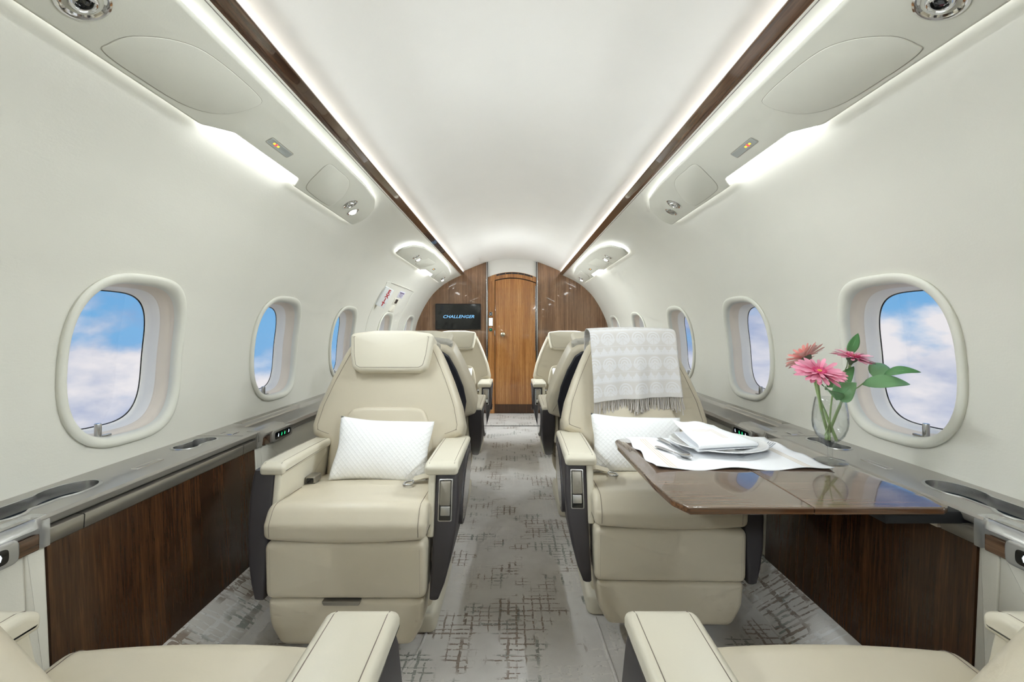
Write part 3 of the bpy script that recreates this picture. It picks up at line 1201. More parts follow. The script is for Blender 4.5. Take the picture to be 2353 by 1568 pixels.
    # --- flush latches on the top
    def latch(cx, cy, hx, hy, d):
        ring = rect(-hx, hx, -hy, hy, 0.003)
        v, f = g_loft([[(sx * (cx + a), cy + b, LZ + 0.0002) for a, b in ring], [(sx * (cx + a), cy + b, LZ + 0.0016) for a, b in inset(ring, 0.0006)],
                       [(sx * (cx + a), cy + b, LZ + 0.0016) for a, b in inset(ring, 0.0016)], [(sx * (cx + a), cy + b, LZ + 0.0004) for a, b in inset(ring, 0.002)]], False, False)
        fr = mk('flush_latch', v, f, 'chrome', angle=30)
        v, f = g_pad(inset(ring, 0.0018), LZ, LZ + 0.0008, 0.0, lambda a, b, w: (sx * (cx + a), cy + b, w))
        mk('latch_flap', v, f, 'ledge_metal', fr)
    latch(1.040, 1.300, 0.010, 0.048, 0)
    latch(1.050, 1.690, 0.026, 0.022, 0)
    v, f = g_box(sx * 0.975 if sx > 0 else -1.147, 1.147 if sx > 0 else -0.975, 1.649, 1.6505, LZ, LZ + 0.0004)
    mk('joint_line', v, f, 'black_rubber')

    # --- cabinet under the ledge, closing the folded table's bay
    cab = empty('table_cabinet', (sx * 0.97, BAY0, 0.13))
    tag(cab, 'dark walnut cabinet front with brushed metal band below the %s-hand ledge' % SIDE[sx], 'cabinet')
    C = cab.location

    def mc(name, v, f, mat, parent=cab, **k):
        return make(name, [(p[0] - C.x, p[1] - C.y, p[2] - C.z) for p in v], f, mat, parent, **k)
    v, f = g_loft([[(sx * x, y, z) for x, z in ((0.9705, 0.537), (0.952, 0.128), (0.985, 0.128), (1.005, 0.537))] for y in (BAY0 + 0.003, BAY1 - 0.003)])
    mc('wood_panel', v, f, 'panel_wood', smooth=False)
    segs = [(BAY0 + 0.002, BAY0 + 0.078), (BAY0 + 0.081, 1.634), (1.637, BAY1 - 0.002)]
    for i, (ya, yb) in enumerate(segs):
        if sx > 0 and i == 1:
            # the flap is open here for the table: a dark slot with a pale lip
            v, f = g_box(0.985, 1.11, ya, yb, 0.538, 0.574)
            mc('table_slot', v, f, 'black_rubber', smooth=False)
            v, f = g_loft([[(x, y, z) for x, z in ((0.962, 0.540), (0.962, 0.548), (0.988, 0.552), (0.988, 0.538))] for y in (ya + 0.002, yb)])
            mc('slot_lip', v, f, 'liner_cream')
            continue
        pr = [(0.966, 0.5725), (0.9635, 0.570), (0.9655, 0.541), (0.968, 0.5385), (1.0, 0.5385), (1.0, 0.5725)]
        v, f = g_loft([X(pr, y) for y in (ya, yb)])
        mc('metal_band', v, f, 'champagne_metal', angle=50)

    # --- cream leather panels beside the seats, part of the wall
    wall = wall_left if sx < 0 else wall_right
    runs = [(-1.66, -0.9), (-0.9, -0.05), (-0.05, 0.62), (0.62, 0.905), (0.905, BAY0 - 0.001), (BAY1 + 0.001, BAY1 + 0.045), (BAY1 + 0.045, 2.5), (2.5, 3.35), (3.35, 4.2), (4.2, 5.38)]
    for ya, yb in runs:
        pr = rect(ya + 0.0005, yb - 0.0005, 0.135, 0.5495, 0.003, 2)
        v, f = g_pad(pr, 0.0, 0.03, 0.004, lambda u, q, w: (sx * (0.951 + (q - 0.128) * 0.0445 + w), u, q), r1=0.0, seg=3)
        make('leather_panel', v, f, 'panel_leather', wall)


console(-1)
console(1)

# ------------------------------------------------------------------ overhead service units
PA = Vector((0.625, 1.6035))
PD = Vector((0.173, -0.0935)).normalized()
PN = Vector((-0.0935, -0.173)).normalized()


def pmap(sx, O):
    def F(y, w, h):
        p = PA + PD * w + PN * h
        return (sx * p.x - O[0], y - O[1], p.y - O[2])
    return F


def pframe(sx, y, w, O):
    """matrix whose z axis leaves the unit's face downwards"""
    p = PA + PD * w
    z = Vector((sx * PN.x, 0, PN.y))
    yv = Vector((0, 1, 0))
    xv = yv.cross(z)
    m = Matrix((xv, yv, z)).transposed().to_4x4()
    m.translation = Vector((sx * p.x - O[0], y - O[1], p.y - O[2]))
    return m


def gasper(root, sx, O, y, w, r):
    m = pframe(sx, y, w, O)
    b = lathe('air_outlet', [(r * 1.15, -0.002), (r * 1.12, 0.0015), (r * 1.0, 0.0035), (r * 0.86, 0.002), (r * 0.72, -0.003), (r * 0.6, -0.004), (0.0, -0.004)], 'chrome', root, 28, m)
    lathe('outlet_nozzle', [(r * 0.62, -0.003), (r * 0.6, 0.004), (r * 0.5, 0.009), (r * 0.40, 0.0105), (r * 0.34, 0.008), (r * 0.3, 0.002), (0.0, 0.001)], 'chrome', b, 24, m)
    lathe('nozzle_core', [(r * 0.28, 0.003), (r * 0.2, 0.006), (0.0, 0.007)], 'gloss_black', b, 16, m)


def reading_light(root, sx, O, y, w, r, lit):
    m = pframe(sx, y, w, O)
    b = lathe('reading_light', [(r * 1.12, -0.002), (r * 1.1, 0.0015), (r * 0.98, 0.003), (r * 0.82, 0.001), (r * 0.7, -0.003), (0.0, -0.003)], 'chrome', root, 28, m)
    if lit:
        m = m @ Matrix.Rotation(0.25, 4, 'X')
    lathe('lamp_lens', [(r * 0.66, -0.002), (r * 0.64, 0.003), (r * 0.5, 0.0055), (0.0, 0.007)], 'reading_glow' if lit else 'satin_chrome', b, 20, m)
    if lit:
        ld = bpy.data.lights.new('reading_beam', 'SPOT')
        ld.energy = READING_WATTS
        ld.spot_size = math.radians(75)
        ld.spot_blend = 0.9
        ld.shadow_soft_size = r * 0.6
        ld.color = (0.95, 0.98, 1.0)
        lo_ = bpy.data.objects.new('reading_beam', ld)
        COL.objects.link(lo_)
        lo_.parent = b
        mm = m @ Matrix.Translation((0, 0, 0.012)) @ Matrix.Rotation(PI, 4, 'X')
        lo_.matrix_local = mm


def service_unit(sx, outline, washes, covers, signs, gaspers, lights, label, near):
    y_mid = 0.5 * (min(p[0] for p in outline) + max(p[0] for p in outline))
    p = PA + PD * 0.1
    O = (sx * p.x, y_mid, p.y)
    root = tag(empty('overhead_service_unit', O), label, 'overhead panel')
    F = pmap(sx, O)
    v, f = g_pad(outline, -0.013, 0.0, 0.0, F, r1=0.007, seg=4)
    body = make('unit_body', v, f, 'service_unit_vinyl', root, angle=50)
    # light ribbon between the unit and the wall
    ln = inset(outline, 0.010)
    n = len(ln)
    vv = [F(a, b, -0.0145) for a, b in ln] + [F(a, b, -0.0185) for a, b in ln]
    ff = [(j, (j + 1) % n, n + (j + 1) % n, n + j) for j in range(n)]
    make('edge_lamp', vv, ff, 'edge_glow', root, smooth=False, recalc=False)
    for pr in washes:
        v, f = g_pad(pr, -0.016, -0.003, 0.0, F, r1=0.003)
        wl = make('wash_lamp', v, f, 'wash_glow', root)
        ya, yb = min(q[0] for q in pr), max(q[0] for q in pr)
        wc = 0.5 * (min(q[1] for q in pr) + max(q[1] for q in pr))
        ld = bpy.data.lights.new('wash_light', 'AREA')
        ld.shape = 'RECTANGLE'
        ld.size = (yb - ya) * 0.8
        ld.size_y = 0.018
        ld.energy = WASH_WATTS * ((1.5 if yb < 0 else 0.45) if near else 1.1)  # the added lamps behind the viewer run stronger, to brighten the near seats
        ld.color = (0.86, 0.95, 1.0)
        ld.spread = math.radians(130)
        lo_ = bpy.data.objects.new('wash_light', ld)
        COL.objects.link(lo_)
        lo_.parent = wl
        zq = -(Vector((-sx * 0.45, 0.25, -0.86)) if yb < 0 else Vector((-sx * 0.86, 0, -0.50))).normalized()
        
        yq = zq.cross(Vector((0, 1, 0))).normalized()
        xq = yq.cross(zq)
        mm = Matrix((xq, yq, zq)).transposed().to_4x4()
        mm.translation = Vector(F(0.5 * (ya + yb), wc, 0.006))
        lo_.matrix_local = mm
    for pr in covers:
        v, f = g_pad(inset(pr, -0.0016), -0.004, 0.0003, 0.0, F)
        g_ = make('cover_gap', v, f, 'groove_grey', root, smooth=False)
        v, f = g_pad(pr, -0.004, 0.0016, 0.0, F, r1=0.0012, seg=2)
        make('cover_panel', v, f, 'service_unit_vinyl', root, angle=50)
    for (ya, yb, wa, wb) in signs:
        v, f = g_pad(rect(ya - .003, yb + .003, wa - .003, wb + .003, 0.007), -0.002, 0.0006, 0.0, F)
        s = make('sign_surround', v, f, 'groove_grey', root, smooth=False)
        v, f = g_pad(rect(ya, yb, wa, wb, 0.006), -0.002, 0.002, 0.0, F, r1=0.001)
        s = make('belt_sign', v, f, 'sign_smoke', root)
        L = yb - ya
        yc = ya + L * (0.30 if near else 0.3)
        wc = 0.5 * (wa + wb)
        k = (wb - wa) / 0.022
        A_, R_ = Parts(), Parts()
        for d_ in (-0.010, 0.012):
            A_.add(g_pad(rect(yc + d_ * k - 0.005 * k, yc + d_ * k + 0.005 * k, wc - 0.0035 * k, wc + 0.003 * k, 0.001), 0.0019, 0.0024, 0.0, F))
        R_.add(g_pad([(yc - 0.006 * k, wc), (yc, wc - 0.007 * k), (yc + 0.006 * k, wc), (yc, wc + 0.007 * k)], 0.0019, 0.0026, 0.0, F))
        A_.make('belt_symbol', 'icon_amber', s, smooth=False)
        R_.make('belt_symbol', 'icon_red', s, smooth=False)
    for (y, w, r) in gaspers:
        gasper(root, sx, O, y, w, r)
    for (y, w, r, lit) in lights:
        reading_light(root, sx, O, y, w, r, lit)
    return root


near_out = roundpoly([(Y0 + 0.06, 0.0), (1.95, 0.0), (2.13, 0.014), (2.225, 0.050), (2.275, 0.105), (2.290, 0.160), (2.270, 0.196),
                      (1.665, 0.196), (1.630, 0.160), (1.255, 0.160), (1.165, 0.196),
                      (-0.45, 0.196), (-0.485, 0.160), (-0.86, 0.160), (-0.95, 0.196), (Y0 + 0.06, 0.196)],
                     [0.01, 0.10, 0.08, 0.06, 0.06, 0.05, 0.02, 0.008, 0.02, 0.05, 0.05, 0.008, 0.02, 0.05, 0.05, 0.01], 5)
near_wash = [roundpoly([(1.650, 0.194), (1.624, 0.156), (1.250, 0.156), (1.180, 0.194)], 0.006, 3),
             roundpoly([(-0.465, 0.194), (-0.490, 0.156), (-0.865, 0.156), (-0.935, 0.194)], 0.006, 3)]  # second slot lamp, unseen behind the viewer, added for its light
near_covers = [smooth_path([(0.872, 0.178), (0.862, 0.160), (0.872, 0.115), (0.925, 0.062), (1.00, 0.036), (1.155, 0.030), (1.200, 0.048), (1.170, 0.128), (1.085, 0.172), (0.95, 0.181)], 5, True),
               smooth_path([(1.64, 0.040), (1.72, 0.032), (1.82, 0.033), (1.885, 0.060), (1.945, 0.120), (1.955, 0.168), (1.92, 0.180), (1.78, 0.179), (1.705, 0.165), (1.660, 0.10)], 5, True)]
far_out = roundpoly([(3.135, 0.196), (3.085, 0.145), (3.17, 0.065), (3.36, 0.022), (3.70, 0.0), (4.45, 0.0), (4.80, 0.028), (5.05, 0.080), (5.125, 0.140), (5.09, 0.196),
                     (4.455, 0.196), (4.405, 0.165), (4.05, 0.165), (3.95, 0.196)],
                    [0.03, 0.05, 0.1, 0.12, 0.2, 0.2, 0.15, 0.08, 0.06, 0.03, 0.01, 0.02, 0.03, 0.03], 5)
far_wash = [roundpoly([(4.44, 0.194), (4.40, 0.160), (4.05, 0.160), (3.97, 0.194)], 0.006, 3)]
far_covers = [roundpoly([(3.63, 0.175), (3.70, 0.062), (4.00, 0.050), (4.02, 0.080), (3.93, 0.150), (3.88, 0.178)], 0.03, 4),
              roundpoly([(4.47, 0.050), (4.74, 0.060), (4.80, 0.090), (4.72, 0.180), (4.60, 0.186), (4.52, 0.150)], 0.03, 4)]
for sx in (-1, 1):
    service_unit(sx, near_out, near_wash, near_covers, [(1.350, 1.476, 0.097, 0.119)],
                 [(0.775, 0.120, 0.036), (2.035, 0.112, 0.030)], [(2.125, 0.135, 0.026, sx < 0)],
                 'long overhead panel with white light slot above the %s near windows' % SIDE[sx], True)
    service_unit(sx, far_out, far_wash, far_covers, [(4.16, 4.24, 0.098, 0.122)],
                 [(3.46, 0.120, 0.026), (4.86, 0.125, 0.024)], [(3.58, 0.128, 0.024, True), (4.95, 0.15, 0.022, True)],
                 'short oval overhead panel near the bulkhead on the %s side' % SIDE[sx], False)
# round cover on the left wall between the two overhead panels
lw = empty('round_wall_cover')
cy, cz = 2.78, 1.578
cx = -0.745
lw.location = (cx, cy, cz)
m = pframe(-1, cy, 0.1, (0, 0, 0))
m.translation = Vector((0, 0, 0))
lathe('cover_disc', [(0.040, -0.004), (0.040, 0.0015), (0.0375, 0.003), (0.0, 0.003)], 'service_unit_vinyl', lw, 28, m)
lathe('cover_ring', [(0.0425, -0.004), (0.0425, 0.0006), (0.0, 0.0006)], 'groove_grey', lw, 28, m)
tag(lw, 'small round cream cover on the left wall between overhead panels', 'cover')

# ------------------------------------------------------------------ emergency exit on the left wall


def wall_frame(y, z):
    """matrix on the left wall: x runs forward (+y), y runs up the wall, z into the cabin"""
    x0, x1 = wall_x(z - 0.02), wall_x(z + 0.02)
    up = Vector((-(x1 - x0), 0, 0.04)).normalized()
    fw = Vector((0, 1, 0))
    nn = fw.cross(up)
    if nn.x < 0:
        nn = -nn
    m = Matrix((fw, up, nn)).transposed().to_4x4()
    m.translation = Vector((-wall_x(z), y, z))
    return m


# the hatch outline: a thin raised bead
def on_wall(y, z, h=0.0):
    m = wall_frame(y, z)
    return tuple(m @ Vector((0, 0, h)))


ht = empty('emergency_hatch', (-1.1, 4.08, 0.9))
Oh = ht.location
pts = [(3.56, 0.64), (3.56, 0.9), (3.56, 1.15), (3.58, 1.33), (3.64, 1.372), (4.46, 1.372), (4.52, 1.33), (4.54, 1.15), (4.54, 0.9), (4.54, 0.64)]
path = smooth_path(pts, 6)
v, f = g_tube([tuple(Vector(on_wall(a, b, 0.0005)) - Oh) for a, b in path], 0.0026, 6)
make('hatch_bead', v, f, 'service_unit_vinyl', ht, angle=70)
v, f = g_tube([tuple(Vector(on_wall(a, b, 0.002)) - Oh) for a, b in [(3.68, 1.371), (4.0, 1.371), (4.46, 1.371)]], 0.0028, 6)
make('hatch_gap', v, f, 'groove_grey', ht)


def wall_item(name, y, z, prof, h0, h1, mat, parent, r=0.001):
    m = wall_frame(y, z)
    v, f = g_pad(prof, h0, h1, 0.0, lambda a, b, w: tuple(m @ Vector((a, b, w)) - Oh), r1=r, seg=2)
    return make(name, v, f, mat, parent)


pl = wall_item('placard', 4.16, 1.312, rect(-0.095, 0.095, -0.034, 0.034, 0.003), 0.0, 0.002, 'label_paper', ht)
for dz, hw in ((0.016, 0.078), (0.001, 0.060), (-0.010, 0.066), (-0.020, 0.040)):
    wall_item('placard_print', 4.16, 1.312, rect(-hw, hw, dz - (0.006 if dz > 0.01 else 0.0022), dz + (0.006 if dz > 0.01 else 0.0022)), 0.002, 0.0025, 'label_ink', pl, 0)
wall_item('handle_frame', 4.12, 1.248, rect(-0.085, 0.085, -0.036, 0.030, 0.006), 0.0, 0.003, 'panel_leather', ht)
ph = wall_item('pull_handle', 4.10, 1.252, rect(-0.036, 0.036, -0.022, 0.020, 0.004), 0.003, 0.010, 'satin_chrome', ht, 0.003)
wall_item('pull_slot', 4.10, 1.252, rect(-0.028, -0.008, -0.014, 0.012, 0.002), 0.010, 0.0105, 'black_rubber', ph, 0)
wall_item('pull_slot', 4.10, 1.252, rect(0.004, 0.022, -0.014, 0.012, 0.002), 0.010, 0.0105, 'black_rubber', ph, 0)
wall_item('handle_cover', 4.09, 1.186, roundpoly([(-0.08, -0.034), (0.07, -0.034), (0.05, 0.018), (0.02, 0.034), (-0.02, 0.028)], 0.014, 4), 0.0, 0.016, 'panel_leather', ht, 0.009)
pl = wall_item('placard', 4.07, 1.142, rect(-0.05, 0.05, -0.011, 0.011, 0.002), 0.0, 0.002, 'label_paper', ht)
for dz in (0.004, -0.004):
    wall_item('placard_print', 4.07, 1.142, rect(-0.034, 0.034, dz - 0.0022, dz + 0.0022), 0.002, 0.0025, 'label_ink', pl, 0)
tag(ht, 'emergency exit hatch outline with placards and pull handle on the left wall', 'hatch')

# EXIT sign: a wedge standing out from the wall with its face turned aft
m = wall_frame(3.62, 1.268)
ex = empty('exit_sign')
ex.matrix_world = m
A_, B_ = Vector((-0.036, 0.014)), Vector((0.028, 0.066))
pr = roundpoly([(A_.x, A_.y), (B_.x, B_.y), (0.030, 0.0), (-0.036, 0.0)], 0.003, 2)
v, f = g_pad(pr, -0.086, 0.080, 0.003, lambda a, b, w: (a, w, b))
make('sign_box', v, f, 'sign_white', ex)
dq = (B_ - A_).normalized()
xq = Vector((dq.x, 0, dq.y))
yq = Vector((0, 1, 0))
zq = xq.cross(yq)
if zq.z < 0:
    zq = -zq
mb = Matrix((xq, yq, zq)).transposed().to_4x4()
cen = 0.5 * (A_ + B_)
for i, ch in enumerate('EXIT'):
    me = text_mesh(ch, 0.046, 0.0005, 0.0, 1.0, 1.0, 0.0012)
    t = link('sign_letter', me, 'sign_red', ex)
    mm = mb.copy()
    mm.translation = Vector((cen.x, 0.050 - i * 0.0365, cen.y)) + zq * 0.0006 + xq * 0.006
    t.matrix_local = mm
tag(ex, 'white EXIT sign with red letters on the left wall', 'sign')

# ------------------------------------------------------------------ seats
SLOPE = 0.296                       # recline: y shift per metre of height


def back_y(z):
    return 0.40 + (z - 0.42) * SLOPE


NB = Vector((0, 1, -SLOPE)).normalized()       # normal of the backrest plane, pointing to the rear


def bmap(x, z, w):
    return (x, back_y(z) + NB.y * w, z + NB.z * w)


def mirror(half):
    return half + [(-x, z) for x, z in reversed(half)]


BACK_HALF = [(0.222, 0.40), (0.224, 0.560), (0.262, 0.572), (0.290, 0.585), (0.297, 0.62), (0.279, 0.70), (0.241, 0.80), (0.205, 0.88), (0.182, 0.925), (0.150, 0.948), (0.10, 0.955)]
BACK = roundpoly(mirror(BACK_HALF), [0.02, 0.012, 0.01, 0.02, 0.03, 0.1, 0.1, 0.08, 0.04, 0.03, 0.02] + [0.02, 0.03, 0.04, 0.08, 0.1, 0.1, 0.03, 0.02, 0.01, 0.012, 0.02], 4)
REAR = roundpoly(mirror([(0.20, 0.44), (0.235, 0.60), (0.245, 0.66), (0.232, 0.74), (0.200, 0.83), (0.165, 0.90), (0.13, 0.925)]), 0.03, 4)
LUMBAR = roundpoly(mirror([(0.188, 0.43), (0.176, 0.56), (0.160, 0.63), (0.142, 0.676), (0.09, 0.684)]), [0.02, 0.1, 0.06, 0.04, 0.1, 0.1, 0.04, 0.06, 0.1, 0.02], 5)
HEAD = roundpoly(mirror([(0.118, 0.812), (0.146, 0.826), (0.158, 0.875), (0.167, 0.955), (0.155, 0.966), (0.07, 0.977)]), [0.02, 0.03, 0.05, 0.012, 0.03, 0.1, 0.1, 0.03, 0.012, 0.05, 0.03, 0.02], 5)


def stitch(path, name, parent, r=0.0007):
    v, f = g_tube(path, r, 5)
    make(name, v, f, 'stitch_thread', parent, angle=80)


def build_seat(s):
    """s = +1: the aisle arm is on local +x; the seat faces local -y, its front at y = 0"""
    root = empty('cabin_seat')
    # base skirt
    pad('base_skirt', rect(-0.215, 0.215, 0.20, 0.56, 0.03), 0.06, 0.36, 0.004, XY, 'seat_leather', root)
    pad('base_plinth', rect(-0.235, 0.235, 0.17, 0.60, 0.03), 0.0, 0.07, 0.012, XY, 'arm_leather', root, r1=0.015)
    # leg rest, two pads
    lm = lambda x, z, w: (x, 0.006 + (0.37 - z) * 0.035 + w, z)
    up = pad('leg_rest_upper', rect(-0.233, 0.233, 0.2045, 0.3725, 0.024, 5), 0.0, 0.115, 0.016, lm, 'seat_leather', root, dome0=0.006)
    lo = pad('leg_rest_lower', roundpoly([(-0.228, 0.202), (0.228, 0.202), (0.222, 0.125), (0.190, 0.066), (-0.190, 0.066), (-0.222, 0.125)], [0.012, 0.012, 0.09, 0.035, 0.035, 0.09], 5),
             0.002, 0.105, 0.016, lm, 'seat_leather', root, dome0=0.004)
    for q in (-1, 1):
        stitch([lm(q * 0.216, z, 0.0005) for z in np.linspace(0.222, 0.352, 5)], 'stitching', up)
        stitch(smooth_path([lm(q * 0.212, 0.186, 0.003), lm(q * 0.206, 0.14, 0.003), lm(q * 0.190, 0.108, 0.004), lm(q * 0.172, 0.092, 0.006)], 4), 'stitching', lo)
    if s > 0:
        pad('pull_tab', roundpoly([(-0.068, 0.202), (0.046, 0.202), (0.040, 0.190), (-0.062, 0.190)], 0.003, 2), -0.004, 0.03, 0.002, lm, 'champagne_metal', root)
    # seat cushion, profile in (y, z) swept across
    prof = roundpoly([(0.0, 0.380), (-0.004, 0.425), (0.030, 0.474), (0.20, 0.466), (0.46, 0.438), (0.46, 0.375)], [0.018, 0.03, 0.045, 0.1, 0.03, 0.01], 6)
    cu = pad('seat_cushion', prof, -0.236, 0.236, 0.022, YZ, 'seat_leather', root, crown=0.009, nmid=10, angle=50)
    for q in (-1, 1):
        pth = [(q * 0.2135, a, b) for a, b in inset(prof, -0.0006)[4:30] if a < 0.40 and b > 0.39]
        stitch(pth, 'stitching', cu)
    # backrest
    bk = pad('backrest', BACK, 0.0, 0.155, 0.026, bmap, 'seat_leather', root, seg=5, dome0=0.006)
    st = inset(BACK, 0.026)
    keep = [p for p in st if p[1] > 0.585]
    keep_r = [p for p in keep if p[0] > 0.05]
    keep_l = [p for p in keep if p[0] < -0.05]
    stitch([bmap(x, z, -0.0004) for x, z in keep_r], 'stitching', bk)
    stitch([bmap(x, z, -0.0004) for x, z in keep_l], 'stitching', bk)
    pad('rear_panel', REAR, 0.150, 0.168, 0.008, bmap, 'dark_leather', root)
    pad('lumbar_cushion', LUMBAR, 0.02, -0.023, 0.0, bmap, 'seat_leather', root, r1=0.016, dome1=0.006, seg=5)
    # headrest wrapping over the top of the back
    hd = pad('headrest', HEAD, -0.040, 0.085, 0.016, bmap, 'arm_leather', root, dome0=0.004, seg=5)
    hs = inset(HEAD, 0.017)
    hl = [p for p in hs if p[1] < 0.955]
    i0 = max(range(len(hl)), key=lambda i: math.hypot(hl[i][0] - hl[i - 1][0], hl[i][1] - hl[i - 1][1]))
    hl = hl[i0:] + hl[:i0]
    stitch([bmap(x, z, -0.0405) for x, z in hl], 'stitching', hd)
    pad('headrest_shell', roundpoly(mirror([(0.13, 0.89), (0.172, 0.90), (0.176, 0.955), (0.15, 0.968), (0.07, 0.976)]), 0.01, 3), 0.085, 0.125, 0.0, bmap, 'headrest_grey', root, r1=0.012)
    # arms
    for q, aisle in ((s, True), (-s, False)):
        cap_p = roundpoly([(0.088, 0.541), (0.084, 0.566), (0.110, 0.579), (0.30, 0.576), (0.46, 0.570), (0.515, 0.566), (0.515, 0.541)], [0.008, 0.014, 0.03, 0.05, 0.05, 0.01, 0.008], 4)
        xa, xb = (0.214, 0.318) if aisle else (0.214, 0.292)
        cap = pad('armrest_pad', cap_p, q * xa, q * xb, 0.012, YZ, 'arm_leather', root, seg=4, angle=50)
        for xx in (xb - 0.013, xa + 0.014):
            stitch([(q * xx, y, z + 0.0003) for y, z in ((0.100, 0.5745), (0.115, 0.5785), (0.30, 0.576), (0.46, 0.570))], 'stitching', cap)
        inn = roundpoly([(0.060, 0.362), (0.096, 0.555), (0.50, 0.555), (0.48, 0.362)], [0.006, 0.02, 0.01, 0.01], 4)
        ip = pad('arm_inner_panel', inn, q * 0.226, q * 0.248, 0.007, YZ, 'arm_leather', root)
        stitch([(q * 0.241, 0.0625 + 0.004, 0.372), (q * 0.241, 0.096, 0.546)], 'stitching', ip, 0.0007)
        # dark outer pod, wider above, tapering downwards and forwards
        secs = []
        for (z, x0, x1, y0, y1) in ((0.196, 0.244, 0.262, 0.026, 0.10), (0.202, 0.242, 0.268, 0.020, 0.14), (0.24, 0.242, 0.284, 0.028, 0.26), (0.30, 0.244, 0.300, 0.042, 0.38), (0.38, 0.246, 0.313, 0.062, 0.47),
                                    (0.46, 0.247, 0.320, 0.080, 0.52), (0.53, 0.248, 0.318, 0.096, 0.53), (0.552, 0.248, 0.314, 0.101, 0.53)):
            secs.append([(q * a, b, z) for a, b in rect(x0, x1, y0, y1, 0.011 if x1 - x0 > 0.03 else 0.006, 4)])
        v, f = g_loft(secs)
        pod = make('arm_shell', v, f, 'dark_shell', root, angle=60)
        # oval pocket on the outer side
        ov = [(0.30 + 0.17 * math.cos(t) * (1 if math.cos(t) > 0 else 0.9), 0.445 + 0.085 * math.sin(t) + 0.05 * math.cos(t)) for t in np.linspace(0, 2 * PI, 33)[:-1]]
        pad('side_rim', ov, q * 0.305, q * 0.3235, 0.0, YZ, 'dark_shell', pod, r1=0.004)
        pad('side_pocket', inset(ov, 0.016), q * 0.315, q * 0.3245, 0.0, YZ, 'pocket_gloss', pod)
        if aisle:
            fm = lambda x, z, w: (q * x, 0.092 - (0.515 - z) * 0.222 + w, z)
            pad('control_bezel', rect(0.258, 0.302, 0.408, 0.530, 0.006), 0.006, -0.002, 0.0, fm, 'satin_chrome', root, r1=0.002)
            pad('control_recess', rect(0.262, 0.298, 0.412, 0.526, 0.004), 0.0, -0.0024, 0.0, fm, 'gloss_black', root)
            pad('control_paddle', rect(0.2635, 0.2965, 0.454, 0.5245, 0.005), 0.0, -0.007, 0.0, fm, 'champagne_metal', root, r1=0.003)
            pad('control_tab', rect(0.2655, 0.2955, 0.425, 0.452, 0.003), 0.0, -0.004, 0.0, fm, 'satin_chrome', root, r1=0.002)
    # seat belt: latch block on the window side, webbing and tongue on the aisle side
    bl = pad('belt_latch', rect(-s * 0.222 if s > 0 else 0.188, -0.188 if s > 0 else 0.222, 0.245, 0.30, 0.006), 0.462, 0.486, 0.005, XY, 'champagne_metal', root)
    xa, xb = sorted((-s * 0.217, -s * 0.193))
    pad('latch_face', rect(xa, xb, 0.466, 0.482, 0.004), 0.2455, 0.2435, 0.0, XZ, 'gloss_black', bl)
    wb = [(s * 0.205, 0.30, 0.470), (s * 0.19, 0.27, 0.480), (s * 0.165, 0.255, 0.478), (s * 0.145, 0.25, 0.474)]
    secs = []
    for p in smooth_path(wb, 4):
        secs.append([(p[0], p[1] - 0.022, p[2]), (p[0], p[1] + 0.022, p[2] + 0.004), (p[0], p[1] + 0.022, p[2] + 0.0065), (p[0], p[1] - 0.022, p[2] + 0.003)])
    v, f = g_loft(secs)
    web = make('belt_webbing', v, f, 'belt_webbing', root, angle=40)
    tg = [(s * 0.150, 0.232, 0.4775), (s * 0.128, 0.222, 0.4765), (s * 0.128, 0.190, 0.4785), (s * 0.154, 0.190, 0.4795)]
    v, f = g_tube(smooth_path(tg, 3, True), 0.0035, 6, True, True)
    make('belt_tongue', v, f, 'satin_chrome', web, angle=70, merge=True)
    m = Matrix.Translation((s * 0.212, 0.315, 0.485)) @ Matrix.Rotation(PI / 2, 4, 'Y')
    lathe('belt_anchor', [(0.0, -0.016), (0.013, -0.016), (0.013, 0.016), (0.0, 0.016)], 'satin_chrome', root, 16, m)
    return root


seat_p = build_seat(1)
seat_n = build_seat(-1)
GRP = 'cream leather cabin seats'
XS = 0.485


def place_seat(proto, first, loc, rz, label):
    o = proto if first else copy_tree(proto)
    o.location = loc
    o.rotation_euler = (0, 0, rz)
    tag(o, label, 'seat', GRP)
    return o


# facing the viewer: aisle arm of a left seat is on +x
seat_L1 = place_seat(seat_p, True, (-0.483, 1.305, 0), 0.0, 'cream leather seat holding a white pillow, nearest facing seat left of the aisle')
seat_R1 = place_seat(seat_n, True, (0.490, 1.395, 0), math.radians(-1.6), 'cream leather seat with a draped throw, behind the laid table')
seat_L3 = place_seat(seat_p, False, (-0.483, 3.46, 0), 0.0, 'farthest cream seat on the left, headrest below the black television')
seat_R3 = place_seat(seat_n, False, (0.483, 3.46, 0), 0.0, 'farthest cream seat on the right, against the plain wooden bulkhead')
# facing forward: turned round, so the other hand
seat_L0 = place_seat(seat_n, False, (-0.483, 0.765, 0), PI, 'cream seat cut by the lower left corner, only cushion and arms showing')
seat_R0 = place_seat(seat_p, False, (0.483, 0.765, 0), PI, 'cream seat cut by the lower right corner, only cushion and arms showing')
seat_L2 = place_seat(seat_n, False, (-0.483, 3.00, 0), PI, 'left seat seen from behind with black back panel, back to back with the pillow seat')
seat_R2 = place_seat(seat_p, False, (0.483, 3.00, 0), PI, 'right seat seen from behind with black back panel, back to back with the throw seat')

# ------------------------------------------------------------------ pillows


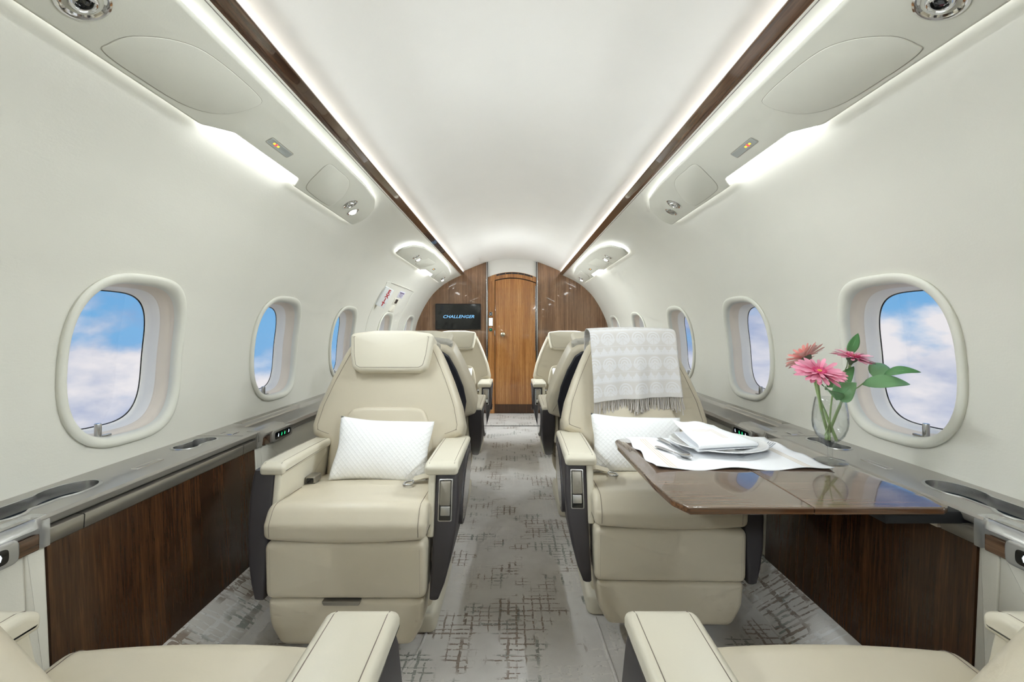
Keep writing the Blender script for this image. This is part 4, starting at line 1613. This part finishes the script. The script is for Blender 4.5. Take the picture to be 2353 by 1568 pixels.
def pillow_mesh(hw, hh, th, seed):
    rnd = random.Random(seed)
    nu, nv = 34, 26
    v, uv, f = [], [], []
    ph = [rnd.uniform(0, 6) for _ in range(6)]
    for side in (1, -1):
        for j in range(nv + 1):
            for i in range(nu + 1):
                a = -1 + 2 * i / nu
                b = -1 + 2 * j / nv
                # edges bow inwards between the corners
                x = hw * a * (1 - 0.055 * (1 - b * b) - 0.012 * math.sin(5 * b + ph[0]))
                z = hh * b * (1 - 0.075 * (1 - a * a) - 0.012 * math.sin(4 * a + ph[1]))
                t = th * (max(0.0, (1 - abs(a) ** 2.4)) ** 0.55) * (max(0.0, (1 - abs(b) ** 2.4)) ** 0.55)
                wr = 0.0018 * math.sin(9 * a + 4 * b + ph[2]) * (abs(a) ** 3 + abs(b) ** 3)
                v.append((x, -side * (t + wr * (1 if t > 1e-6 else 0)), z))
                uv.append((x, z))
        base = 0 if side == 1 else (nu + 1) * (nv + 1)
        for j in range(nv):
            for i in range(nu):
                q = base + j * (nu + 1) + i
                f.append((q, q + 1, q + nu + 2, q + nu + 1))
    return v, f, uv


v, f, uv = pillow_mesh(0.172, 0.114, 0.048, 3)


def place_pillow(first, loc, rx, ry, rz, label, src=None):
    if src is None:
        o = make('quilted_pillow', v, f, 'quilted_cotton', None, uv=uv, merge=False, angle=80)
        bm = bmesh.new()
        bm.from_mesh(o.data)
        bmesh.ops.remove_doubles(bm, verts=bm.verts, dist=1e-5)
        bmesh.ops.recalc_face_normals(bm, faces=bm.faces)
        bm.to_mesh(o.data)
        bm.free()
    else:
        o = src.copy()
        COL.objects.link(o)
    o.location = loc
    o.rotation_euler = (rx, ry, rz)
    return tag(o, label, 'pillow', 'white quilted pillows')


pw = place_pillow(True, (-0.465, 1.305 + 0.335, 0.556), math.radians(-27), math.radians(3.5), math.radians(2), 'white quilted pillow on the near left seat, wholly in view')
place_pillow(False, (0.475, 1.395 + 0.335, 0.552), math.radians(-27), math.radians(2.0), math.radians(-4), 'white quilted pillow partly hidden behind the laid table', pw)
place_pillow(False, (-0.500, 3.46 + 0.335, 0.556), math.radians(-27), math.radians(-4), 0, 'sliver of white pillow on the farthest left seat', pw)
place_pillow(False, (0.505, 3.46 + 0.335, 0.556), math.radians(-27), math.radians(4), 0, 'sliver of white pillow on the farthest right seat', pw)

# ------------------------------------------------------------------ throw over the right seat's headrest
thr = tag(empty('throw_blanket', (0.490, 1.395, 0.0), math.radians(-1.6)), 'pale grey patterned throw with fringe hung over the seat behind the table', 'blanket')
path = smooth_path([(0.742, 0.80), (0.735, 0.90), (0.715, 0.968), (0.660, 0.990), (0.585, 0.9905), (0.530, 0.980), (0.512, 0.945), (0.500, 0.90), (0.482, 0.83), (0.468, 0.775), (0.460, 0.74), (0.453, 0.712)], 8)
L = [0.0]
for a, b in zip(path[:-1], path[1:]):
    L.append(L[-1] + math.hypot(b[0] - a[0], b[1] - a[1]))
total = L[-1]
nx = 60
v, uv, f = [], [], []
bottoms = []
for i in range(nx + 1):
    u = i / nx
    x0 = -0.176 + 0.352 * u
    sag = 0.016 * (1 - u) ** 2 - 0.004 * u     # the hem hangs lower towards the aisle
    for j, (y, z) in enumerate(path):
        t = L[j] / total
        dn = max(0.0, (t - 0.45) / 0.55)
        fold = 0.0095 * math.sin(u * 13.0 + 0.6 + 0.5 * dn) + 0.006 * math.sin(u * 24.0 + 2.0)
        yy = y - (0.0075 + fold * dn ** 1.2 + 0.006 * dn)
        zz = z - sag * dn * 1.2 + 0.006 * (1 - (2 * u - 1) ** 2) * (1 - dn) * (1 if 0.2 < t else 0)
        xx = x0 + 0.004 * dn + 0.012 * dn * (0.5 - u) * -0.4 + 0.002 * math.sin(9 * t + 3 * u)
        v.append((xx, yy, zz))
        uv.append((x0, total - L[j]))
    bottoms.append(v[-1])
nj = len(path)
for i in range(nx):
    for j in range(nj - 1):
        a = i * nj + j
        f.append((a, a + nj, a + nj + 1, a + 1))
cl = make('throw_cloth', v, f, 'woven_blanket', thr, uv=uv, angle=80)
md = cl.modifiers.new('thick', 'SOLIDIFY')
md.thickness = 0.004
md.offset = 0.0
# second, shorter layer peeping out at the lower left
rb = random.Random(5)
Fr = Parts()
for layer, (off, n, ln0) in enumerate(((0.0, 62, 0.050), (0.006, 40, 0.066))):
    for k in range(n):
        u = (k + 0.5) / n
        if layer == 1 and u > 0.62 and rb.random() < 0.5:
            continue
        q = u * nx
        i = int(q)
        a = Vector(bottoms[i]).lerp(Vector(bottoms[min(i + 1, nx)]), q - i)
        ln = ln0 * rb.uniform(0.82, 1.12) * (1.25 if (layer == 1 and u < 0.35) else 1.0)
        dx = rb.uniform(-0.006, 0.006) + (0.008 * max(0, u - 0.8) * 5)
        y_in = 0.004 + off
        pts = [a + Vector((0, off, 0.004)), a + Vector((dx * 0.2, y_in, -ln * 0.3)), a + Vector((dx * 0.7, y_in - 0.002, -ln * 0.7)), a + Vector((dx, y_in + rb.uniform(-.003, .002), -ln))]
        Fr.add(g_tube(pts, [0.0013, 0.0021, 0.0019, 0.0030], 6))
fr = Fr.make('fringe', 'fringe_thread', thr, angle=70)
fr['kind'] = 'stuff'

# ------------------------------------------------------------------ folding table on the right
TZ = 0.615
TO = Vector((0.64, 1.25, TZ))
tb = tag(empty('folding_table', TO), 'glossy brown two-leaf folding table pulled out from the right ledge', 'table')


def tmap(u, v, w):
    return (u - TO.x, v - TO.y, w - TO.z)


outer = roundpoly([(0.6315, 0.952), (0.372, 0.952), (0.350, 1.000), (0.343, 1.10), (0.339, 1.46), (0.344, 1.530), (0.372, 1.562), (0.6315, 1.562)],
                  [0.0, 0.006, 0.06, 0.1, 0.1, 0.05, 0.03, 0.0], 6)
inner = roundpoly([(0.6335, 0.952), (0.905, 0.952), (0.922, 0.962), (0.928, 0.99), (0.930, 1.53), (0.915, 1.562), (0.6335, 1.562)], [0.0, 0.01, 0.01, 0.02, 0.02, 0.01, 0.0], 4)
for nm, pr in (('aisle_leaf', outer), ('window_leaf', inner)):
    v, f = g_pad(pr, TZ - 0.0165, TZ - 0.0035, 0.004, tmap, r1=0.0, seg=4)
    lf = make('leaf_edge', v, f, 'table_edge_wood', tb, angle=50)
    v, f = g_pad(pr, TZ - 0.0036, TZ, 0.0, tmap, r1=0.0025, seg=4)
    make(nm, v, f, 'table_wood', tb, angle=30)
for ya in (1.02, 1.42):
    v, f = g_box(0.86, 1.0, ya, ya + 0.07, TZ - 0.040, TZ - 0.018, 0.004)
    make('slide_arm', [(p[0] - TO.x, p[1] - TO.y, p[2] - TO.z) for p in v], f, 'black_rubber', tb)
v, f = g_box(0.80, 0.99, 0.975, 1.10, TZ - 0.046, TZ - 0.0175, 0.006)
make('slide_housing', [(p[0] - TO.x, p[1] - TO.y, p[2] - TO.z) for p in v], f, 'black_rubber', tb)

# ------------------------------------------------------------------ place setting
# placemat: thin linen with a rippling rim
PX0, PX1, PY0, PY1 = 0.385, 0.858, 1.205, 1.555
nu, nv = 64, 48
v, uv, f = [], [], []
for j in range(nv + 1):
    for i in range(nu + 1):
        a, b = i / nu, j / nv
        x = PX0 + (PX1 - PX0) * a
        y = PY0 + (PY1 - PY0) * b
        ex = max(0, 1 - min(a, 1 - a) / 0.10) ** 2
        ey = max(0, 1 - min(b, 1 - b) / 0.12) ** 2
        r1 = 0.5 + 0.5 * math.sin(b * 16.0 + (0.4 if a < 0.5 else 2.2))
        r2 = 0.5 + 0.5 * math.sin(a * 15.5 + (1.0 if b < 0.5 else 0.0))
        z = TZ + 0.0012 + 0.0075 * ex * r1 + 0.0065 * ey * r2
        x += (0.006 if a < 0.5 else -0.006) * ex * (r1 - 0.5)
        y += (0.008 if b < 0.5 else -0.008) * ey * (r2 - 0.5)
        # slight skew of the cloth
        x += 0.006 * (b - 0.5)
        v.append((x - 0.62, y - 1.38, z - TZ))
        uv.append((a, b))
for j in range(nv):
    for i in range(nu):
        q = j * (nu + 1) + i
        f.append((q, q + 1, q + nu + 2, q + nu + 1))
pm = make('placemat', v, f, 'placemat_linen', None, uv=uv, angle=80)
pm.location = (0.62, 1.38, TZ)
md = pm.modifiers.new('thick', 'SOLIDIFY')
md.thickness = 0.0016
md.offset = 1.0
tag(pm, 'white linen placemat with beige stripes and rippled edge on the table', 'placemat')

# plate
PLX, PLY = 0.645, 1.432
plate = lathe('dinner_plate', [(0.0, 0.0), (0.070, 0.0), (0.074, 0.003), (0.090, 0.006), (0.125, 0.0135), (0.1430, 0.0185), (0.1440, 0.0200), (0.1425, 0.0212), (0.136, 0.0203),
                               (0.134, 0.0193), (0.130, 0.0190), (0.127, 0.0178), (0.123, 0.0175), (0.120, 0.0163), (0.115, 0.0160), (0.092, 0.0100), (0.084, 0.0072), (0.0, 0.0065)], 'porcelain', None, 64)
plate.location = (PLX, PLY, TZ + 0.0032)
tag(plate, 'white porcelain dinner plate with ridged rim under the napkin', 'plate')

# napkin folded in loose layers
Q00 = Vector((0.538, 1.312)); Q10 = Vector((0.742, 1.372)); Q01 = Vector((0.535, 1.520)); Q11 = Vector((0.690, 1.560))
fold = [(1.0, 0.050), (0.8, 0.0415), (0.5, 0.0365), (0.25, 0.0325), (0.08, 0.0305), (0.01, 0.0275), (-0.012, 0.0215), (0.012, 0.0162), (0.10, 0.0158), (0.35, 0.0175), (0.55, 0.0195), (0.62, 0.0180), (0.55, 0.0155), (0.30, 0.0135), (0.06, 0.0118), (0.0, 0.0098), (0.10, 0.0082), (0.6, 0.0130), (0.95, 0.0215)]
fp = smooth_path(fold, 4)
nu = 34
v, uv, f = [], [], []
nj = len(fp)
for i in range(nu + 1):
    u = i / nu
    for j, (d, h) in enumerate(fp):
        top = max(0.0, 1 - j / (nj * 0.35))
        p = (Q00 * (1 - u) + Q10 * u) * (1 - d) + (Q01 * (1 - u) + Q11 * u) * d
        lift = 0.012 * top * (1 - u) ** 2 * max(0, d) + 0.004 * math.sin(u * 8.0 + d * 3.0) * max(0, d) * top
        rgt = -0.006 * u * u * (1 if d > 0.02 else 0.4)
        z = 0.008 + h * (1.0 - 0.12 * u) + lift + rgt
        z = max(z, 0.0105 + 0.0008 * (nj - j) / nj)
        v.append((p.x - PLX, p.y - PLY, z))
        uv.append((u, max(0.0, min(1.0, d)) if j < nj * 0.30 else 0.02))
for i in range(nu):
    for j in range(nj - 1):
        a = i * nj + j
        f.append((a, a + nj, a + nj + 1, a + 1))
nk = make('folded_napkin', v, f, 'napkin_linen', None, uv=uv, angle=80)
nk.location = (PLX, PLY, TZ + 0.0032)
md = nk.modifiers.new('thick', 'SOLIDIFY')
md.thickness = 0.0014
md.offset = 0.0
tag(nk, 'white napkin with beige corner lines folded on the plate', 'napkin')


def flatware(name, stations, label, cat, p0, p1, z0, z1, roll=0.0):
    """stations: (s along length in m, half width, half thickness, z offset, hollow)"""
    secs = []
    for s_, hw, ht, zo, hol in stations:
        sec = []
        for k in range(14):
            t = 2 * PI * k / 14
            x = hw * math.cos(t)
            zz = ht * math.sin(t)
            zz += -hol * (1 - (x / max(hw, 1e-6)) ** 2)
            sec.append((x, s_, zo + zz))
        secs.append(sec)
    v, f = g_loft(secs)
    o = make(name, v, f, 'chrome', None, angle=60)
    d = Vector(p1) - Vector(p0)
    o.location = (p0[0], p0[1], z0)
    o.rotation_euler = (math.atan2(z1 - z0, d.length), roll, math.atan2(-d.x, d.y))
    tag(o, label, cat)
    return o


HND = [(0.0, 0.0015, 0.0010, 0.003, 0), (0.004, 0.0075, 0.0018, 0.003, 0), (0.015, 0.0098, 0.0024, 0.003, 0), (0.035, 0.0088, 0.0026, 0.003, 0), (0.060, 0.0055, 0.0026, 0.003, 0), (0.085, 0.0034, 0.0024, 0.003, 0)]
ZP = TZ + 0.0040
# spoon: handle away from the viewer on the left, bowl near
flatware('teaspoon', HND + [(0.100, 0.0034, 0.0022, 0.0035, 0), (0.106, 0.008, 0.0012, 0.0050, 0.001), (0.114, 0.0140, 0.0010, 0.0065, 0.004), (0.126, 0.0170, 0.0009, 0.0078, 0.0062), (0.140, 0.0150, 0.0009, 0.0082, 0.005), (0.150, 0.009, 0.0008, 0.0078, 0.002), (0.154, 0.0015, 0.0006, 0.0074, 0)],
         'small spoon lying left of the plate, bowl nearest the viewer', 'spoon', (0.452, 1.432), (0.508, 1.290), ZP, ZP)
flatware('table_knife', [(0.0, 0.002, 0.001, 0.004, 0), (0.004, 0.0080, 0.0022, 0.004, 0), (0.02, 0.0098, 0.0030, 0.004, 0), (0.06, 0.0075, 0.0034, 0.004, 0), (0.090, 0.0052, 0.0030, 0.004, 0), (0.096, 0.0062, 0.0030, 0.004, 0), (0.100, 0.0080, 0.0012, 0.004, 0), (0.15, 0.0096, 0.0010, 0.0035, 0), (0.19, 0.0085, 0.0009, 0.003, 0), (0.205, 0.0025, 0.0006, 0.003, 0)],
         'table knife with rounded handle lying beside the spoon', 'knife', (0.494, 1.535), (0.520, 1.330), ZP + 0.0006, ZP + 0.0006)
# fork: handle under the plate rim, tines to the right
fk = tag(empty('table_fork', (0.735, 1.372, ZP)), 'fork with tines showing beyond the right rim of the plate', 'fork')
fk.rotation_euler = (math.radians(4), 0, math.radians(-62))
secs = []
for s_, hw, zo in ((-0.075, 0.0035, 0.003), (-0.03, 0.0032, 0.003), (0.0, 0.0040, 0.003), (0.012, 0.0100, 0.002), (0.024, 0.0122, 0.001), (0.036, 0.0124, 0.002)):
    secs.append([(hw * math.cos(t), s_, zo + 0.0013 * math.sin(t)) for t in np.linspace(0, 2 * PI, 13)[:-1]])
v, f = g_loft(secs)
make('fork_neck', v, f, 'chrome', fk, angle=60)
for k in range(4):
    x = -0.0102 + 0.0068 * k
    v, f = g_tube(smooth_path([(x, 0.034, 0.002), (x, 0.05, 0.005), (x, 0.068, 0.0095), (x, 0.082, 0.0135)], 3), [0.0018] * 6 + [0.0015] * 3 + [0.0008], 6)
    make('tine', v, f, 'chrome', fk, angle=70)

# ------------------------------------------------------------------ stemmed glass used as a vase
GX, GY = 0.898, 1.285
gl = lathe('stemmed_glass', [(0.0, 0.0), (0.0415, 0.0), (0.0425, 0.0015), (0.040, 0.0032), (0.020, 0.0060), (0.0085, 0.0095), (0.0062, 0.016), (0.0058, 0.030), (0.0075, 0.045), (0.0125, 0.053), (0.024, 0.062),
                              (0.035, 0.076), (0.0420, 0.095), (0.0445, 0.113), (0.0435, 0.135), (0.0400, 0.160), (0.0365, 0.1790), (0.0359, 0.1802), (0.0352, 0.1790), (0.0386, 0.160), (0.0421, 0.135), (0.0431, 0.113), (0.0405, 0.095),
                              (0.0335, 0.0775), (0.0220, 0.0640), (0.010, 0.0575), (0.0, 0.0560)], 'clear_glass', None, 48)
gl.location = (GX, GY, TZ + 0.0002)
tag(gl, 'clear stemmed glass holding the pink flowers on the table', 'glass')

# ------------------------------------------------------------------ gerberas


def petal_mesh(name, length, width, lift, mat, curl):
    nl, nw = 7, 4
    v, uv, f = [], [], []
    for i in range(nl + 1):
        s = i / nl
        w = width * (0.45 + 0.55 * math.sin(min(1.0, s * 1.25) * PI / 2)) * (1 if s < 0.8 else math.sqrt(max(0.0, 1 - ((s - 0.8) / 0.2) ** 2)) * 0.92 + 0.08)
        for j in range(nw + 1):
            t = -1 + 2 * j / nw
            v.append((s * length, w * t, lift * s + curl * s * s + 0.10 * width * t * t))
            uv.append((s, 0.5 + 0.5 * t))
    for i in range(nl):
        for j in range(nw):
            a = i * (nw + 1) + j
            f.append((a, a + 1, a + nw + 2, a + nw + 1))
    me = bpy.data.meshes.new(name)
    me.from_pydata(v, [], f)
    lay = me.uv_layers.new(name='UVMap')
    for lp in me.loops:
        lay.data[lp.index].uv = uv[lp.vertex_index]
    for p in me.polygons:
        p.use_smooth = True
    me.materials.append(MATS[mat])
    return me


def gerbera(label, head, normal, R, mat, foot, cup, seed, stem_bend):
    rn = random.Random(seed)
    root = empty('gerbera', foot)
    root['label'] = label
    root['category'] = 'flower'
    root['group'] = 'gerberas in the glass'
    foot = Vector(foot)
    head = Vector(head)
    nz = Vector(normal).normalized()
    M = nz.to_track_quat('Z', 'Y').to_matrix().to_4x4()
    M.translation = head - foot
    # stem ends under the calyx
    under = head - nz * 0.020
    a = Vector((0, 0, 0))
    b = under - foot
    mid = a.lerp(b, 0.55) + Vector(stem_bend)
    pts = smooth_path([tuple(a), tuple(a.lerp(mid, 0.6)), tuple(mid), tuple(mid.lerp(b, 0.6)), tuple(b)], 5)
    tube('stem', pts, [0.0042 - 0.0008 * k / len(pts) for k in range(len(pts))], 'stem_green', root, 8)
    lathe('calyx', [(0.0040, -0.022), (0.0060, -0.016), (0.0115, -0.010), (0.0160, -0.003), (0.0170, 0.001), (0.0, 0.001)], 'calyx_green', root, 20, M)
    cen = lathe('flower_disc', [(0.0165, 0.0), (0.0165, 0.004), (0.0140, 0.0062), (0.0090, 0.0066), (0.0, 0.0058)], 'flower_centre', root, 24, M)
    lathe('disc_eye', [(0.0060, 0.004), (0.0055, 0.0076), (0.003, 0.0084), (0.0, 0.0084)], 'flower_eye', cen, 14, M)
    florets = Parts()
    for k in range(40):
        t = 2 * PI * k / 40
        rr = 0.0150 + 0.0022 * (k % 2)
        p0 = M @ Vector((rr * 0.8 * math.cos(t), rr * 0.8 * math.sin(t), 0.004))
        p1 = M @ Vector((rr * math.cos(t), rr * math.sin(t), 0.0098))
        florets.add(g_tube([p0, p1], [0.0010, 0.0005], 4))
    florets.make('disc_florets', 'flower_centre', cen, smooth=False)
    meshes = [petal_mesh('petal', R - 0.012, R * 0.092, cup * R, mat, -0.10 * R), petal_mesh('petal', (R - 0.012) * 0.78, R * 0.080, (cup + 0.18) * R, mat, -0.06 * R)]
    for lay, (n, r0, dz) in enumerate(((22, 0.012, 0.0), (20, 0.0115, 0.002), (16, 0.010, 0.004))):
        for k in range(n):
            t = 2 * PI * (k + 0.5 * (lay % 2)) / n + rn.uniform(-0.06, 0.06)
            o = bpy.data.objects.new('petal', meshes[0 if lay < 2 else 1])
            COL.objects.link(o)
            o.parent = root
            sc = rn.uniform(0.90, 1.06)
            loc = Matrix.Rotation(t, 4, 'Z') @ Matrix.Translation((r0, 0, dz)) @ Matrix.Rotation(rn.uniform(-0.16, 0.16), 4, 'Y') @ Matrix.Rotation(rn.uniform(-0.3, 0.3), 4, 'X') @ Matrix.Diagonal((sc, 1, 1, 1))
            o.matrix_local = M @ loc
    return root


GZ = TZ + 0.060
gerbera('bright pink gerbera in front, facing up towards the viewer', (0.826, 1.225, 0.872), (-0.02, -0.44, 0.88), 0.066, 'petal_pink', (GX + 0.006, GY + 0.012, GZ), 0.10, 1, (-0.004, 0.002, 0))
gerbera('coral pink gerbera at the back left, seen from below', (0.858, 1.330, 0.905), (-0.30, 0.50, 0.72), 0.058, 'petal_coral', (GX + 0.012, GY - 0.010, GZ), 0.22, 2, (-0.006, 0.004, 0))
gerbera('pale pink gerbera at the right, tipped level', (0.976, 1.305, 0.908), (0.16, -0.20, 0.95), 0.056, 'petal_light_pink', (GX - 0.008, GY + 0.006, GZ), 0.10, 3, (0.010, 0.0, 0))

# ------------------------------------------------------------------ leafy sprig
sp = tag(empty('leafy_sprig', (GX, GY, GZ)), 'green leafy sprig spreading among the gerberas in the glass', 'foliage')
SO = Vector((GX, GY, GZ))


def leaf(base, tip, width, bend, roll, mat, fold=0.18):
    b = Vector(base); t = Vector(tip)
    d = t - b
    ln = d.length
    dn = d.normalized()
    side = dn.cross(Vector((0, -0.5, 0.85))).normalized()
    side = (Matrix.Rotation(roll, 3, dn) @ side)
    nrm = side.cross(dn).normalized()
    nl, nw = 10, 6
    v, f = [], []
    for i in range(nl + 1):
        s = i / nl
        w = width * (math.sin(PI * min(1, s ** 0.80)) ** 0.85) * (1 - 0.15 * s) + (0.0008 if 0 < i < nl else 0.0002)
        c = b + d * s + nrm * (bend * ln * math.sin(PI * s))
        for j in range(nw + 1):
            q = -1 + 2 * j / nw
            v.append(tuple(c + side * (w * q) + nrm * (fold * w * q * q + 0.04 * w * math.sin(9 * s + 2 * q)) - SO))
    for i in range(nl):
        for j in range(nw):
            a = i * (nw + 1) + j
            f.append((a, a + 1, a + nw + 2, a + nw + 1))
    o = make('leaf', v, f, mat, sp, angle=80)
    md = o.modifiers.new('thick', 'SOLIDIFY')
    md.thickness = 0.0006
    vein = [tuple(b + d * s + nrm * (bend * ln * math.sin(PI * s) - 0.0006) - SO) for s in np.linspace(0.02, 0.92, 8)]
    v, f = g_tube(vein, 0.0006, 5)
    make('leaf_vein', v, f, 'leaf_green_pale', o, angle=80)


def twig(pts, r):
    tube('twig', [tuple(Vector(p) - SO) for p in smooth_path(pts, 5)], r, 'stem_green', sp, 6)


def at(px, py, y):
    return ((px - 1176.5) * y / 1046.0, y, CAM_Z - (py - 760.0) * y / 1046.0)


twig([(GX - 0.001, GY, GZ), (GX - 0.004, GY - 0.004, GZ + 0.06), (GX + 0.004, GY - 0.01, 0.83), (GX + 0.018, GY - 0.012, 0.848)], 0.0024)
twig([(GX - 0.022, GY - 0.01, GZ + 0.016), (GX - 0.004, GY - 0.004, GZ + 0.05)], 0.0018)
twig([(GX + 0.004, GY - 0.01, 0.83), at(1960, 895, 1.27), at(1985, 880, 1.27)], 0.0016)
twig([(GX + 0.004, GY - 0.01, 0.83), at(1932, 870, 1.29), at(1946, 843, 1.31)], 0.0014)
leaf(at(1925, 918, 1.262), at(1968, 880, 1.225), 0.030, 0.10, 0.6, 'leaf_green_pale', 0.25)
leaf(at(1922, 920, 1.262), at(1896, 896, 1.215), 0.024, 0.12, 0.2, 'leaf_green_pale', 0.25)
leaf(at(1928, 905, 1.28), at(1962, 842, 1.30), 0.022, 0.10, -0.5, 'leaf_green')
leaf(at(1980, 884, 1.27), at(2092, 884, 1.24), 0.021, 0.14, 0.4, 'leaf_green_pale')
leaf(at(2030, 862, 1.27), at(2117, 856, 1.22), 0.015, 0.16, 0.3, 'leaf_green')
leaf(at(2008, 868, 1.29), at(2030, 836, 1.33), 0.026, 0.10, 0.0, 'leaf_green_pale')
leaf(at(1895, 890, 1.28), at(1822, 858, 1.30), 0.018, 0.10, 0.4, 'leaf_green')
leaf(at(1900, 890, 1.29), at(1938, 880, 1.33), 0.016, 0.10, 0.1, 'leaf_green')
leaf(at(1950, 815, 1.33), at(1972, 766, 1.33), 0.014, 0.08, 0.2, 'leaf_green')
twig([at(1946, 843, 1.31), at(1950, 815, 1.33)], 0.0012)
